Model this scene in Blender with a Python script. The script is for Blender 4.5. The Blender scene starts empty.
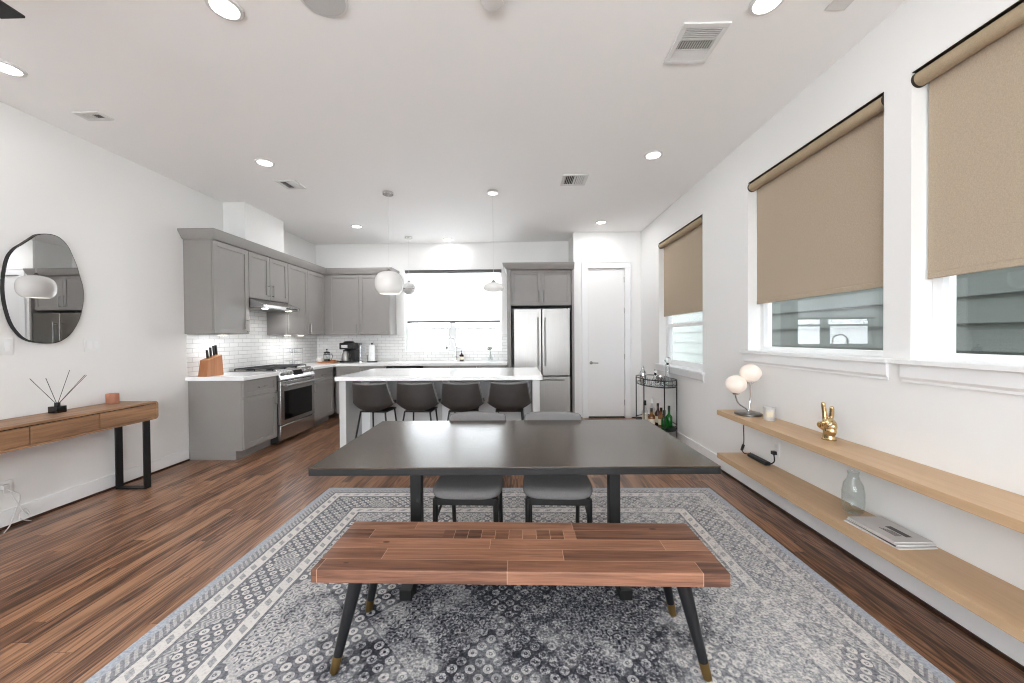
import bpy, bmesh, math, random
from mathutils import Vector, Matrix
random.seed(7)
C = bpy.context.scene.collection
SC = bpy.context.scene
PI = math.pi
XL, XR, YB, YP, YF, H = -3.656, 1.981, 6.60, 6.05, -3.0, 3.024   # room: left, right, back, pantry wall, wall behind camera, ceiling

# ------------------------------------------------------------------ camera, world, exposure
cam = bpy.data.cameras.new('camera')
cam.sensor_width = 36.0
cam.lens = 13.003
cam.clip_start = 0.02
camo = bpy.data.objects.new('camera', cam)
C.objects.link(camo)
r_ = Vector((0.99976474, 0.02016962, -0.00797862)); u_ = Vector((0.00775643, 0.01107048, 0.99990864)); f_ = Vector((-0.0202561, 0.99973528, -0.01091144))
camo.matrix_world = Matrix(((r_.x, u_.x, -f_.x, 0), (r_.y, u_.y, -f_.y, 0), (r_.z, u_.z, -f_.z, 1.3246), (0, 0, 0, 1)))
SC.camera = camo

w = bpy.data.worlds.new('overcast_sky')
SC.world = w
w.use_nodes = True
bg = w.node_tree.nodes['Background']
bg.inputs[0].default_value = (0.89, 0.945, 1.0, 1)
bg.inputs[1].default_value = 8.5

SC.view_settings.view_transform = 'Standard'
SC.view_settings.look = 'None'
SC.view_settings.exposure = 0.50
SC.view_settings.gamma = 1.0
SC.view_settings.use_curve_mapping = False
cy = SC.cycles
cy.max_bounces = 10
cy.diffuse_bounces = 6
cy.glossy_bounces = 5
cy.transmission_bounces = 8
cy.transparent_max_bounces = 12
cy.caustics_reflective = False
cy.caustics_refractive = False
cy.sample_clamp_indirect = 12.0
cy.filter_width = 1.1
DOWN_W = 1.2          # watts of each recessed ceiling light
UPLIGHT_W = 52.0  # watts of each added ceiling uplight
LAMP_COL = (0.97, 0.98, 1.0)

def portal(loc, rot, sx, sy):
    l = bpy.data.lights.new('window_portal', 'AREA')
    l.shape = 'RECTANGLE'; l.size = sx; l.size_y = sy
    l.cycles.is_portal = True
    o = bpy.data.objects.new('window_portal', l)
    o.location = loc; o.rotation_euler = rot
    C.objects.link(o)

# ------------------------------------------------------------------ materials
def lin(c):
    return tuple(((v / 255.0) / 12.92 if v / 255.0 <= 0.04045 else ((v / 255.0 + 0.055) / 1.055) ** 2.4) for v in c)

def col4(c):
    l = lin(c)
    return (l[0], l[1], l[2], 1)

def bsdf_mat(name):
    m = bpy.data.materials.new(name)
    m.use_nodes = True
    return m, m.node_tree, m.node_tree.nodes['Principled BSDF']

class G:
    """small helper to write node graphs"""
    def __init__(s, nt): s.nt = nt
    def node(s, t, **kw):
        n = s.nt.nodes.new(t)
        for k, v in kw.items(): setattr(n, k, v)
        return n
    def put(s, sock, v):
        if hasattr(v, 'is_output') or isinstance(v, bpy.types.NodeSocket): s.nt.links.new(v, sock)
        elif isinstance(v, (tuple, list)) and len(v) == 3 and sock.type == 'RGBA': sock.default_value = (*v, 1)
        else: sock.default_value = v
    def m(s, op, a, b=0.0, c=0.0):
        n = s.node('ShaderNodeMath', operation=op)
        s.put(n.inputs[0], a); s.put(n.inputs[1], b); s.put(n.inputs[2], c)
        return n.outputs[0]
    def mixf(s, f, a, b):
        n = s.node('ShaderNodeMix', data_type='FLOAT')
        s.put(n.inputs[0], f); s.put(n.inputs[2], a); s.put(n.inputs[3], b)
        return n.outputs[0]
    def mixc(s, f, a, b, mode='MIX'):
        n = s.node('ShaderNodeMix', data_type='RGBA', blend_type=mode)
        s.put(n.inputs[0], f); s.put(n.inputs[6], a); s.put(n.inputs[7], b)
        return n.outputs[2]
    def coord(s, kind='Object'):
        return s.node('ShaderNodeTexCoord').outputs[kind]
    def sep(s, v):
        n = s.node('ShaderNodeSeparateXYZ'); s.put(n.inputs[0], v); return n.outputs
    def comb(s, x, y, z=0.0):
        n = s.node('ShaderNodeCombineXYZ'); s.put(n.inputs[0], x); s.put(n.inputs[1], y); s.put(n.inputs[2], z); return n.outputs[0]
    def noise(s, v, scale, detail=3.0, rough=0.55, dist=0.0):
        n = s.node('ShaderNodeTexNoise'); s.put(n.inputs['Vector'], v)
        n.inputs['Scale'].default_value = scale; n.inputs['Detail'].default_value = detail
        n.inputs['Roughness'].default_value = rough; n.inputs['Distortion'].default_value = dist
        return n.outputs['Fac']
    def vor(s, v, scale, rnd=1.0, feature='F1'):
        n = s.node('ShaderNodeTexVoronoi', feature=feature); s.put(n.inputs['Vector'], v)
        n.inputs['Scale'].default_value = scale; n.inputs['Randomness'].default_value = rnd
        return n.outputs
    def ramp(s, f, stops, interp='LINEAR'):
        n = s.node('ShaderNodeValToRGB'); cr = n.color_ramp; cr.interpolation = interp
        while len(cr.elements) < len(stops): cr.elements.new(0.5)
        for e, (p, c) in zip(cr.elements, stops):
            e.position = p; e.color = c if len(c) == 4 else (*c, 1)
        s.put(n.inputs[0], f)
        return n.outputs[0]
    def bump(s, h, strength, dist=0.01):
        n = s.node('ShaderNodeBump'); s.put(n.inputs['Height'], h)
        n.inputs['Strength'].default_value = strength; n.inputs['Distance'].default_value = dist
        return n.outputs[0]

def plain(name, c, rough=0.5, metal=0.0, noise=0.0, nscale=30.0, bump=0.0, spec=0.5, coat=0.0, sheen=0.0, trans=0.0, ior=1.45, stretch=None):
    m, nt, b = bsdf_mat(name)
    g = G(nt)
    b.inputs['Base Color'].default_value = col4(c)
    b.inputs['Roughness'].default_value = rough
    b.inputs['Metallic'].default_value = metal
    b.inputs['Specular IOR Level'].default_value = spec
    b.inputs['Coat Weight'].default_value = coat
    b.inputs['Sheen Weight'].default_value = sheen
    b.inputs['Transmission Weight'].default_value = trans
    b.inputs['IOR'].default_value = ior
    if noise or bump:
        v = g.coord()
        if stretch:
            mp = g.node('ShaderNodeMapping'); g.put(mp.inputs[0], v); mp.inputs['Scale'].default_value = stretch; v = mp.outputs[0]
        n = g.noise(v, nscale, 4.0)
        if noise:
            cc = lin(c)
            g.put(b.inputs['Base Color'], g.ramp(n, [(0.25, tuple(max(0, k * (1 - noise)) for k in cc)), (0.75, tuple(min(1, k * (1 + noise)) for k in cc))]))
        if bump:
            g.put(b.inputs['Normal'], g.bump(n, bump, 0.004))
    return m

def emis(name, c, strength):
    m, nt, b = bsdf_mat(name)
    b.inputs['Base Color'].default_value = (0.8, 0.8, 0.8, 1)
    b.inputs['Emission Color'].default_value = (*c, 1)
    b.inputs['Emission Strength'].default_value = strength
    return m

def wood(name, dark, light, axis='x', fine=1.0, rough=0.4, contrast=1.0, spec=0.5):
    m, nt, b = bsdf_mat(name)
    g = G(nt)
    s = g.sep(g.coord())
    a = {'x': (s[0], s[1], s[2]), 'y': (s[1], s[0], s[2]), 'z': (s[2], s[0], s[1])}[axis]
    v = g.comb(g.m('MULTIPLY', a[0], 1.6), g.m('MULTIPLY', a[1], 22.0 * fine), g.m('MULTIPLY', a[2], 22.0 * fine))
    n1 = g.noise(v, 1.0, 5.0, 0.6, 0.6)
    v2 = g.comb(g.m('MULTIPLY', a[0], 6.0), g.m('MULTIPLY', a[1], 180.0 * fine), g.m('MULTIPLY', a[2], 180.0 * fine))
    n2 = g.noise(v2, 1.0, 2.0)
    f = g.m('ADD', g.m('MULTIPLY', n1, 0.75), g.m('MULTIPLY', n2, 0.25))
    lo, hi = 0.5 - 0.2 / contrast, 0.5 + 0.2 / contrast
    g.put(b.inputs['Base Color'], g.ramp(f, [(lo, lin(dark)), (hi, lin(light))]))
    b.inputs['Roughness'].default_value = rough
    b.inputs['Specular IOR Level'].default_value = spec
    g.put(b.inputs['Normal'], g.bump(n2, 0.06, 0.002))
    return m

def floor_mat():
    m, nt, b = bsdf_mat('oak_floor_boards')
    g = G(nt)
    s = g.sep(g.coord())
    row = g.m('FLOOR', g.m('DIVIDE', s[0], 0.083))
    wn = g.node('ShaderNodeTexWhiteNoise', noise_dimensions='1D'); g.put(wn.inputs['W'], row)
    yy = g.m('ADD', s[1], g.m('MULTIPLY', wn.outputs['Value'], 7.0))
    br = g.node('ShaderNodeTexBrick'); br.offset = 0.0
    g.put(br.inputs['Vector'], g.comb(yy, s[0]))
    br.inputs['Color1'].default_value = (0, 0, 0, 1); br.inputs['Color2'].default_value = (1, 1, 1, 1); br.inputs['Mortar'].default_value = (0.5, 0.5, 0.5, 1)
    br.inputs['Scale'].default_value = 1.0; br.inputs['Mortar Size'].default_value = 0.0009; br.inputs['Mortar Smooth'].default_value = 0.3
    br.inputs['Brick Width'].default_value = 1.15; br.inputs['Row Height'].default_value = 0.083
    tone = g.sep(br.outputs['Color'])[0]
    off = g.m('MULTIPLY', tone, 13.0)
    v = g.comb(g.m('MULTIPLY', s[0], 11.0), g.m('ADD', g.m('MULTIPLY', s[1], 0.62), off), g.m('MULTIPLY', row, 0.37))
    n1 = g.noise(v, 1.0, 2.5, 0.55, 0.9)
    rings = g.m('FRACT', g.m('MULTIPLY', n1, 9.0))
    rings = g.m('ABSOLUTE', g.m('SUBTRACT', rings, 0.5))
    v2 = g.comb(g.m('MULTIPLY', s[0], 240.0), g.m('MULTIPLY', s[1], 5.0), row)
    n2 = g.noise(v2, 1.0, 3.0)
    f = g.m('ADD', g.m('ADD', g.m('MULTIPLY', rings, 0.85), g.m('MULTIPLY', n2, 0.45)), g.m('MULTIPLY', g.m('SUBTRACT', tone, 0.5), 0.34))
    c = g.ramp(f, [(0.14, lin((62, 42, 31))), (0.36, lin((110, 76, 55))), (0.66, lin((162, 120, 90)))])
    c = g.mixc(br.outputs['Fac'], c, lin((48, 30, 20)))
    g.put(b.inputs['Base Color'], c)
    g.put(b.inputs['Roughness'], g.m('ADD', 0.24, g.m('MULTIPLY', n2, 0.14)))
    b.inputs['Specular IOR Level'].default_value = 0.5
    g.put(b.inputs['Normal'], g.bump(g.m('SUBTRACT', g.m('MULTIPLY', n2, 0.3), br.outputs['Fac']), 0.12, 0.002))
    return m

def bench_mat():
    m, nt, b = bsdf_mat('reclaimed_pine_boards')
    g = G(nt)
    s = g.sep(g.coord())
    yr = g.m('ADD', s[1], 0.195)
    row = g.m('FLOOR', g.m('DIVIDE', yr, 0.078))
    wn = g.node('ShaderNodeTexWhiteNoise', noise_dimensions='1D'); g.put(wn.inputs['W'], g.m('ADD', row, 3.3))
    xx = g.m('ADD', s[0], g.m('MULTIPLY', wn.outputs['Value'], 3.0))
    def brick(wd):
        br = g.node('ShaderNodeTexBrick'); br.offset = 0.0
        g.put(br.inputs['Vector'], g.comb(xx, yr))
        br.inputs['Color1'].default_value = (0, 0, 0, 1); br.inputs['Color2'].default_value = (1, 1, 1, 1); br.inputs['Mortar'].default_value = (0.5, 0.5, 0.5, 1)
        br.inputs['Scale'].default_value = 1.0; br.inputs['Mortar Size'].default_value = 0.0012; br.inputs['Mortar Smooth'].default_value = 0.2
        br.inputs['Brick Width'].default_value = wd; br.inputs['Row Height'].default_value = 0.078
        return br
    b1, b2 = brick(0.74), brick(0.062)
    blk = g.m('MULTIPLY', g.m('COMPARE', row, 3.0, 0.2), g.m('MULTIPLY', g.m('GREATER_THAN', s[0], -0.34), g.m('LESS_THAN', s[0], 0.26)))
    tone = g.mixf(blk, g.sep(b1.outputs['Color'])[0], g.sep(b2.outputs['Color'])[0])
    fac = g.mixf(blk, b1.outputs['Fac'], b2.outputs['Fac'])
    v = g.comb(g.m('ADD', g.m('MULTIPLY', s[0], 1.7), g.m('MULTIPLY', tone, 9.0)), g.m('MULTIPLY', s[1], 28.0), g.m('MULTIPLY', s[2], 28.0))
    n1 = g.noise(v, 1.0, 5.0, 0.62, 0.8)
    n2 = g.noise(g.comb(g.m('MULTIPLY', s[0], 8.0), g.m('MULTIPLY', s[1], 260.0), g.m('MULTIPLY', s[2], 260.0)), 1.0, 2.0)
    kn = g.vor(g.comb(g.m('MULTIPLY', s[0], 2.2), g.m('MULTIPLY', s[1], 6.0), 0.0), 1.4)
    knot = g.m('LESS_THAN', kn['Distance'], 0.055)
    f = g.m('ADD', g.m('ADD', g.m('MULTIPLY', n1, 0.7), g.m('MULTIPLY', n2, 0.25)), g.m('MULTIPLY', g.m('SUBTRACT', tone, 0.5), 0.34))
    c = g.ramp(f, [(0.25, lin((80, 52, 40))), (0.47, lin((134, 92, 71))), (0.72, lin((178, 128, 100)))])
    c = g.mixc(g.m('MULTIPLY', knot, 0.75), c, lin((52, 32, 24)))
    c = g.mixc(g.m('MULTIPLY', fac, 0.75), c, lin((205, 165, 138)))
    g.put(b.inputs['Base Color'], c)
    b.inputs['Roughness'].default_value = 0.5
    g.put(b.inputs['Normal'], g.bump(g.m('SUBTRACT', g.m('MULTIPLY', n2, 0.4), fac), 0.2, 0.003))
    return m

def rug_mat(hx, hy):
    m, nt, b = bsdf_mat('faded_persian_weave')
    g = G(nt)
    s = g.sep(g.coord())
    x, y = s[0], s[1]
    wob = g.m('MULTIPLY', g.m('SUBTRACT', g.noise(g.coord(), 9.0, 2.0), 0.5), 0.012)
    dx = g.m('SUBTRACT', hx, g.m('ABSOLUTE', x)); dy = g.m('SUBTRACT', hy, g.m('ABSOLUTE', y))
    side = g.m('LESS_THAN', dx, dy)
    d = g.m('ADD', g.m('MINIMUM', dx, dy), wob)
    t = g.mixf(side, x, y)
    def band(lo, hi): return g.m('MULTIPLY', g.m('GREATER_THAN', d, lo), g.m('LESS_THAN', d, hi))
    def ladder(mid, period, half):
        a = g.m('LESS_THAN', g.m('FRACT', g.m('DIVIDE', g.m('ADD', t, g.m('MULTIPLY', d, 0.7)), period)), 0.42)
        bnd = g.m('LESS_THAN', g.m('ABSOLUTE', g.m('SUBTRACT', d, mid)), half)
        return g.m('SUBTRACT', 0.92, g.m('MULTIPLY', g.m('MULTIPLY', a, bnd), 0.42))
    def flowers(u, v, scale):
        vv = g.comb(g.m('ADD', u, v), g.m('SUBTRACT', u, v))
        o = g.vor(vv, scale, 0.12)
        ds = o['Distance']
        ring = g.m('MULTIPLY', g.m('GREATER_THAN', ds, 0.17), g.m('LESS_THAN', ds, 0.40))
        dot = g.m('LESS_THAN', ds, 0.075)
        rnd = g.sep(o['Color'])[0]
        return g.m('ADD', 0.12, g.m('MULTIPLY', g.m('MAXIMUM', ring, dot), g.m('ADD', 0.48, g.m('MULTIPLY', rnd, 0.34))))
    def zig(u, v, p):
        a = g.m('PINGPONG', u, p)
        return g.m('GREATER_THAN', g.m('FRACT', g.m('DIVIDE', g.m('ADD', v, a), p * 0.8)), 0.5)
    p = g.mixf(band(0.045, 0.095), 0.42, g.mixf(g.m('GREATER_THAN', g.m('FRACT', g.m('DIVIDE', g.m('ADD', t, d), 0.035)), 0.5), 0.32, 0.62))
    p = g.mixf(band(0.095, 0.11), p, 0.18)
    p = g.mixf(band(0.11, 0.175), p, ladder(0.1425, 0.085, 0.017))
    p = g.mixf(band(0.175, 0.19), p, 0.2)
    leaf = g.mixf(g.m('GREATER_THAN', g.noise(g.comb(t, d), 3.1, 0.0), 0.60), flowers(t, d, 15.5), g.mixf(zig(t, d, 0.03), 0.30, 0.66))
    p = g.mixf(band(0.19, 0.375), p, leaf)
    p = g.mixf(band(0.375, 0.39), p, 0.2)
    p = g.mixf(band(0.39, 0.455), p, ladder(0.4225, 0.085, 0.017))
    p = g.mixf(band(0.455, 0.47), p, 0.16)
    # field: lattice of small flowers broken by lozenges and leaf fills
    loz = g.m('ADD', g.m('PINGPONG', g.m('ADD', x, 0.02), 0.36), g.m('PINGPONG', y, 0.30))
    inner = g.m('GREATER_THAN', g.m('ADD', loz, wob), 0.36)
    line = g.m('LESS_THAN', g.m('ABSOLUTE', g.m('SUBTRACT', g.m('ADD', loz, wob), 0.36)), 0.014)
    fld = g.mixf(inner, flowers(x, y, 13.5), g.mixf(zig(g.m('ADD', x, y), g.m('SUBTRACT', x, y), 0.05), flowers(y, x, 19.0), 0.62))
    fld = g.mixf(line, fld, 0.6)
    p = g.mixf(g.m('GREATER_THAN', d, 0.47), p, fld)
    # wear
    v3 = g.coord()
    fine = g.noise(v3, 95.0, 2.0, 0.6)
    mid = g.noise(v3, 26.0, 3.0, 0.65)
    big = g.noise(v3, 2.3, 3.0, 0.6, 0.4)
    wear = g.ramp(g.m('ADD', g.m('MULTIPLY', big, 0.75), g.m('MULTIPLY', mid, 0.3)), [(0.36, (0, 0, 0)), (0.62, (1, 1, 1))])
    lr = g.node('ShaderNodeMapRange', interpolation_type='SMOOTHSTEP'); g.put(lr.inputs[0], x); lr.inputs[1].default_value = -1.25; lr.inputs[2].default_value = -0.55; lr.inputs[3].default_value = 0.22; lr.inputs[4].default_value = 0.80
    wearf = g.m('MULTIPLY', g.sep(wear)[0], lr.outputs[0])
    speck = g.sep(g.ramp(g.m('ADD', g.m('MULTIPLY', mid, 0.6), g.m('MULTIPLY', fine, 0.4)), [(0.4, (0, 0, 0)), (0.6, (1, 1, 1))]))[0]
    p = g.mixf(wearf, p, g.m('ADD', 0.34, g.m('MULTIPLY', speck, 0.5)))
    p = g.m('ADD', p, g.m('MULTIPLY', g.m('SUBTRACT', fine, 0.5), 0.75))
    c = g.ramp(p, [(0.05, lin((96, 97, 103))), (0.45, lin((152, 151, 153))), (0.88, lin((212, 207, 202)))])
    # navy and charcoal dye, plus painted shade under table and bench, in mid-field patches
    r2 = g.m('ADD', g.m('POWER', g.m('DIVIDE', x, 0.95), 2.0), g.m('POWER', g.m('DIVIDE', g.m('ADD', y, 0.12), 0.62), 2.0))
    core = g.m('SUBTRACT', 1.15, r2)
    patch = g.noise(v3, 4.5, 4.0, 0.65, 0.3)
    k = g.sep(g.ramp(g.m('ADD', g.m('MULTIPLY', core, 0.32), g.m('MULTIPLY', g.m('SUBTRACT', patch, 0.5), 1.5)), [(-0.0, (0, 0, 0)), (0.26, (1, 1, 1))]))[0]
    dark = g.ramp(p, [(0.1, lin((24, 25, 31))), (0.48, lin((54, 55, 63))), (0.66, lin((112, 112, 118))), (0.95, lin((196, 192, 190)))])
    c = g.mixc(g.m('MULTIPLY', k, 0.92), c, dark)
    edge = g.m('LESS_THAN', d, 0.045)
    c = g.mixc(edge, c, g.ramp(fine, [(0.3, lin((148, 153, 162))), (0.7, lin((184, 187, 193)))]))
    g.put(b.inputs['Base Color'], c)
    b.inputs['Roughness'].default_value = 0.95
    b.inputs['Specular IOR Level'].default_value = 0.1
    g.put(b.inputs['Normal'], g.bump(g.m('ADD', g.m('MULTIPLY', fine, 0.7), p), 0.25, 0.004))
    return m

def tile_mat(name, horiz):
    m, nt, b = bsdf_mat(name)
    g = G(nt)
    s = g.sep(g.coord())
    br = g.node('ShaderNodeTexBrick'); br.offset = 0.5
    g.put(br.inputs['Vector'], g.comb(s[horiz], g.m('SUBTRACT', s[2], 0.92)))
    br.inputs['Color1'].default_value = col4((236, 235, 233)); br.inputs['Color2'].default_value = col4((226, 225, 223)); br.inputs['Mortar'].default_value = col4((176, 174, 172))
    br.inputs['Scale'].default_value = 1.0; br.inputs['Mortar Size'].default_value = 0.0022; br.inputs['Mortar Smooth'].default_value = 0.1
    br.inputs['Brick Width'].default_value = 0.15; br.inputs['Row Height'].default_value = 0.052
    g.put(b.inputs['Base Color'], br.outputs['Color'])
    g.put(b.inputs['Roughness'], g.mixf(br.outputs['Fac'], 0.18, 0.8))
    inv = g.m('SUBTRACT', 1.0, br.outputs['Fac'])
    g.put(b.inputs['Normal'], g.bump(inv, 0.4, 0.002))
    return m

def pane_mat(name, tint=(1, 1, 1), refl=1.0):
    m = bpy.data.materials.new(name); m.use_nodes = True
    nt = m.node_tree; nt.nodes.clear(); g = G(nt)
    out = g.node('ShaderNodeOutputMaterial')
    tr = g.node('ShaderNodeBsdfTransparent'); tr.inputs[0].default_value = (*tint, 1)
    gl = g.node('ShaderNodeBsdfGlossy'); gl.inputs['Roughness'].default_value = 0.01
    ge = g.node('ShaderNodeNewGeometry')
    dt = g.node('ShaderNodeVectorMath', operation='DOT_PRODUCT'); g.put(dt.inputs[0], ge.outputs['Normal']); g.put(dt.inputs[1], ge.outputs['Incoming'])
    fr = g.m('ADD', 0.04, g.m('MULTIPLY', 0.96, g.m('POWER', g.m('SUBTRACT', 1.0, g.m('ABSOLUTE', dt.outputs['Value'])), 5.0)))
    mx = g.node('ShaderNodeMixShader')
    g.put(mx.inputs[0], g.m('MULTIPLY', fr, refl)); g.put(mx.inputs[1], tr.outputs[0]); g.put(mx.inputs[2], gl.outputs[0])
    g.put(out.inputs[0], mx.outputs[0])
    return m

def fabric_shade(name, c, trans, weave=900.0):
    m = bpy.data.materials.new(name); m.use_nodes = True
    nt = m.node_tree; nt.nodes.clear(); g = G(nt)
    out = g.node('ShaderNodeOutputMaterial')
    v = g.coord(); s = g.sep(v)
    a = g.noise(g.comb(g.m('MULTIPLY', s[0], 90.0), g.m('MULTIPLY', s[1], 90.0), g.m('MULTIPLY', s[2], 500.0)), 1.0, 2.0)
    bb = g.noise(g.comb(g.m('MULTIPLY', s[0], 500.0), g.m('MULTIPLY', s[1], 500.0), g.m('MULTIPLY', s[2], 90.0)), 1.0, 2.0)
    f = g.m('MULTIPLY', g.m('ADD', a, bb), 0.5)
    cc = lin(c)
    col = g.ramp(f, [(0.3, tuple(k * 0.82 for k in cc)), (0.7, tuple(min(1, k * 1.14) for k in cc))])
    d = g.node('ShaderNodeBsdfDiffuse'); g.put(d.inputs[0], col)
    t = g.node('ShaderNodeBsdfTranslucent'); g.put(t.inputs[0], col)
    mx = g.node('ShaderNodeMixShader'); mx.inputs[0].default_value = trans
    g.put(mx.inputs[1], d.outputs[0]); g.put(mx.inputs[2], t.outputs[0]); g.put(out.inputs[0], mx.outputs[0])
    return m

M = {}
M['wall'] = plain('white_wall_paint', (233, 232, 230), 0.7, bump=0.03, nscale=120)
M['ceil'] = plain('white_ceiling_paint', (247, 246, 245), 0.8, bump=0.03, nscale=120)
M['trim'] = plain('white_trim_paint', (236, 236, 236), 0.35)
M['door'] = plain('white_door_paint', (232, 231, 230), 0.4)
M['floor'] = floor_mat()
M['shoe'] = plain('dark_stained_shoe', (60, 40, 30), 0.4, noise=0.2, nscale=8)
M['cab'] = plain('taupe_grey_cabinet_paint', (143, 139, 136), 0.42, noise=0.03, nscale=4)
M['island'] = plain('light_grey_island_paint', (196, 195, 194), 0.4)
M['quartz'] = plain('white_quartz', (240, 240, 239), 0.12, noise=0.02, nscale=5)
M['tile_y'] = tile_mat('white_subway_tile_left', 1)
M['tile_x'] = tile_mat('white_subway_tile_back', 0)
M['steel'] = plain('brushed_steel', (146, 143, 140), 0.34, 1.0, noise=0.06, nscale=3, stretch=(90, 90, 1))
M['steel_h'] = plain('brushed_steel_horizontal', (190, 188, 186), 0.27, 1.0, noise=0.06, nscale=3, stretch=(1, 1, 90))
M['chrome'] = plain('chrome', (220, 220, 220), 0.08, 1.0)
M['nickel'] = plain('satin_nickel', (132, 129, 126), 0.3, 1.0)
M['black'] = plain('black_metal', (26, 26, 27), 0.45, 0.0)
M['iron'] = plain('cast_iron', (40, 40, 41), 0.55)
M['blackglass'] = plain('black_oven_glass', (10, 10, 11), 0.06)
M['plastic_black'] = plain('black_plastic', (22, 22, 23), 0.4)
M['plastic_white'] = plain('white_plastic', (232, 232, 231), 0.35)
M['leather'] = plain('charcoal_leatherette', (54, 50, 48), 0.5, noise=0.12, nscale=14, bump=0.08)
M['cushion'] = plain('grey_felt_upholstery', (120, 117, 116), 0.95, noise=0.12, nscale=160, bump=0.25, spec=0.1)
M['darkwood'] = wood('black_stained_wood', (13, 13, 13), (24, 23, 22), 'z', 1.0, 0.45)
M['tabletop'] = wood('espresso_table_veneer', (52, 42, 33), (74, 61, 48), 'x', 0.8, 0.19, 1.0, 0.8)
M['tableedge'] = plain('black_table_edge', (17, 18, 20), 0.45)
M['bench'] = bench_mat()
M['benchleg'] = plain('black_powder_coat', (21, 22, 25), 0.4)
M['brass'] = plain('aged_brass', (150, 122, 76), 0.35, 1.0)
M['gold'] = plain('polished_gold', (214, 188, 142), 0.16, 1.0)
M['oak'] = wood('light_oak', (176, 142, 106), (204, 174, 140), 'y', 1.0, 0.45, 0.6)
M['walnut'] = wood('walnut_console', (116, 84, 60), (176, 134, 98), 'y', 0.8, 0.45, 1.15)
M['gap'] = plain('dark_joint', (30, 24, 20), 0.8)
M['mirror'] = plain('mirror_silver', (222, 222, 222), 0.01, 1.0)
M['shade_tan'] = fabric_shade('tan_screen_fabric', (186, 170, 150), 0.06)
M['shade_white'] = fabric_shade('white_screen_fabric', (244, 244, 243), 0.62)
M['shade_roll'] = fabric_shade('tan_roll_fabric', (170, 152, 128), 0.0)
M['bronze'] = plain('bronze_bracket', (52, 44, 36), 0.4, 0.6)
M['hem'] = plain('grey_hem_bar', (84, 82, 80), 0.4)
M['pane'] = pane_mat('window_glass')
M['glass'] = plain('clear_glass', (248, 250, 250), 0.02, trans=1.0, ior=1.45)
M['glassthin'] = pane_mat('thin_clear_glass', (0.94, 0.96, 0.96), 1.0)
M['frost'] = plain('frosted_glass', (226, 224, 222), 0.45, trans=0.35)
M['opal'] = plain('opal_glass', (238, 236, 233), 0.2)
M['lit_globe'] = emis('lit_opal_globe', (1.0, 0.80, 0.64), 0.16)
M['lit_globe'].node_tree.nodes['Principled BSDF'].inputs['Base Color'].default_value = (0.74, 0.67, 0.61, 1)
M['led'] = emis('downlight_lens', (1.0, 0.97, 0.93), 9.0)
M['warmled'] = emis('puck_lens', (1.0, 0.93, 0.84), 6.0)
M['vent'] = plain('vent_white_enamel', (222, 221, 220), 0.5)
M['ventdark'] = plain('vent_dark_duct', (48, 46, 45), 0.9)
M['grille'] = plain('speaker_grille', (196, 195, 194), 0.8, noise=0.05, nscale=300)
M['terracotta'] = plain('blush_clay', (166, 112, 88), 0.6, noise=0.06, nscale=30)
M['acacia'] = wood('acacia_block', (146, 92, 56), (186, 126, 84), 'z', 1.2, 0.45, 0.8)
M['green_glass'] = plain('green_bottle_glass', (18, 120, 36), 0.05, trans=0.55)
M['amber_glass'] = plain('amber_bottle_glass', (150, 92, 38), 0.06, trans=0.4)
M['brown_glass'] = plain('brown_bottle_glass', (60, 26, 20), 0.08, trans=0.2)
M['label'] = plain('cream_paper_label', (222, 212, 190), 0.7)
M['paper'] = plain('magazine_paper', (216, 213, 210), 0.5)
M['paper2'] = plain('magazine_cover', (196, 193, 191), 0.35)
M['ink'] = plain('dark_print', (64, 63, 64), 0.5)
M['towel'] = plain('paper_towel', (244, 244, 243), 0.9, bump=0.1, nscale=80)
M['leaf'] = plain('green_leaf', (82, 96, 70), 0.6)
M['siding'] = plain('grey_green_siding', (82, 88, 83), 0.7, noise=0.05, nscale=2, stretch=(1, 1, 30), bump=0.1)
M['cream_wall'] = plain('pale_stucco', (226, 226, 224), 0.8)
M['ground'] = plain('whitened_ground', (242, 242, 240), 0.9, noise=0.1, nscale=1)  # whitened to bounce more daylight up to the kitchen ceiling
M['cord_white'] = plain('white_cord', (214, 212, 210), 0.5)

# ------------------------------------------------------------------ mesh helpers
def BM(): return bmesh.new()

def bx(bm, x0, x1, y0, y1, z0, z1, mat=0):
    vs = [bm.verts.new((x, y, z)) for z in (z0, z1) for y in (y0, y1) for x in (x0, x1)]
    for f in ((0, 2, 3, 1), (4, 5, 7, 6), (0, 1, 5, 4), (2, 6, 7, 3), (0, 4, 6, 2), (1, 3, 7, 5)):
        bm.faces.new([vs[i] for i in f]).material_index = mat
    return vs

def hexa(bm, bottom, top):
    a = [bm.verts.new(p) for p in bottom]; b = [bm.verts.new(p) for p in top]
    n = len(a)
    bm.faces.new(a[::-1]); bm.faces.new(b)
    for i in range(n): bm.faces.new((a[i], a[(i + 1) % n], b[(i + 1) % n], b[i]))

def prism(bm, pts, axis, t0, t1):
    """2D outline pts extruded along axis from t0 to t1"""
    def P(p, t):
        return {'x': (t, p[0], p[1]), 'y': (p[0], t, p[1]), 'z': (p[0], p[1], t)}[axis]
    hexa(bm, [P(p, t0) for p in pts], [P(p, t1) for p in pts])

def ring_faces(bm, rings, closed=True):
    for a, b in zip(rings[:-1], rings[1:]):
        n = len(a)
        for i in range(n if closed else n - 1):
            j = (i + 1) % n
            bm.faces.new((a[i], a[j], b[j], b[i]))

def lathe(bm, prof, c=(0, 0, 0), seg=24, sx=1.0, sy=1.0, caps=True):
    rings = []
    for r, z in prof:
        rings.append([bm.verts.new((c[0] + sx * max(r, 1e-4) * math.cos(2 * PI * i / seg), c[1] + sy * max(r, 1e-4) * math.sin(2 * PI * i / seg), c[2] + z)) for i in range(seg)])
    ring_faces(bm, rings)
    if caps:
        bm.faces.new(rings[0][::-1]); bm.faces.new(rings[-1])

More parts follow.
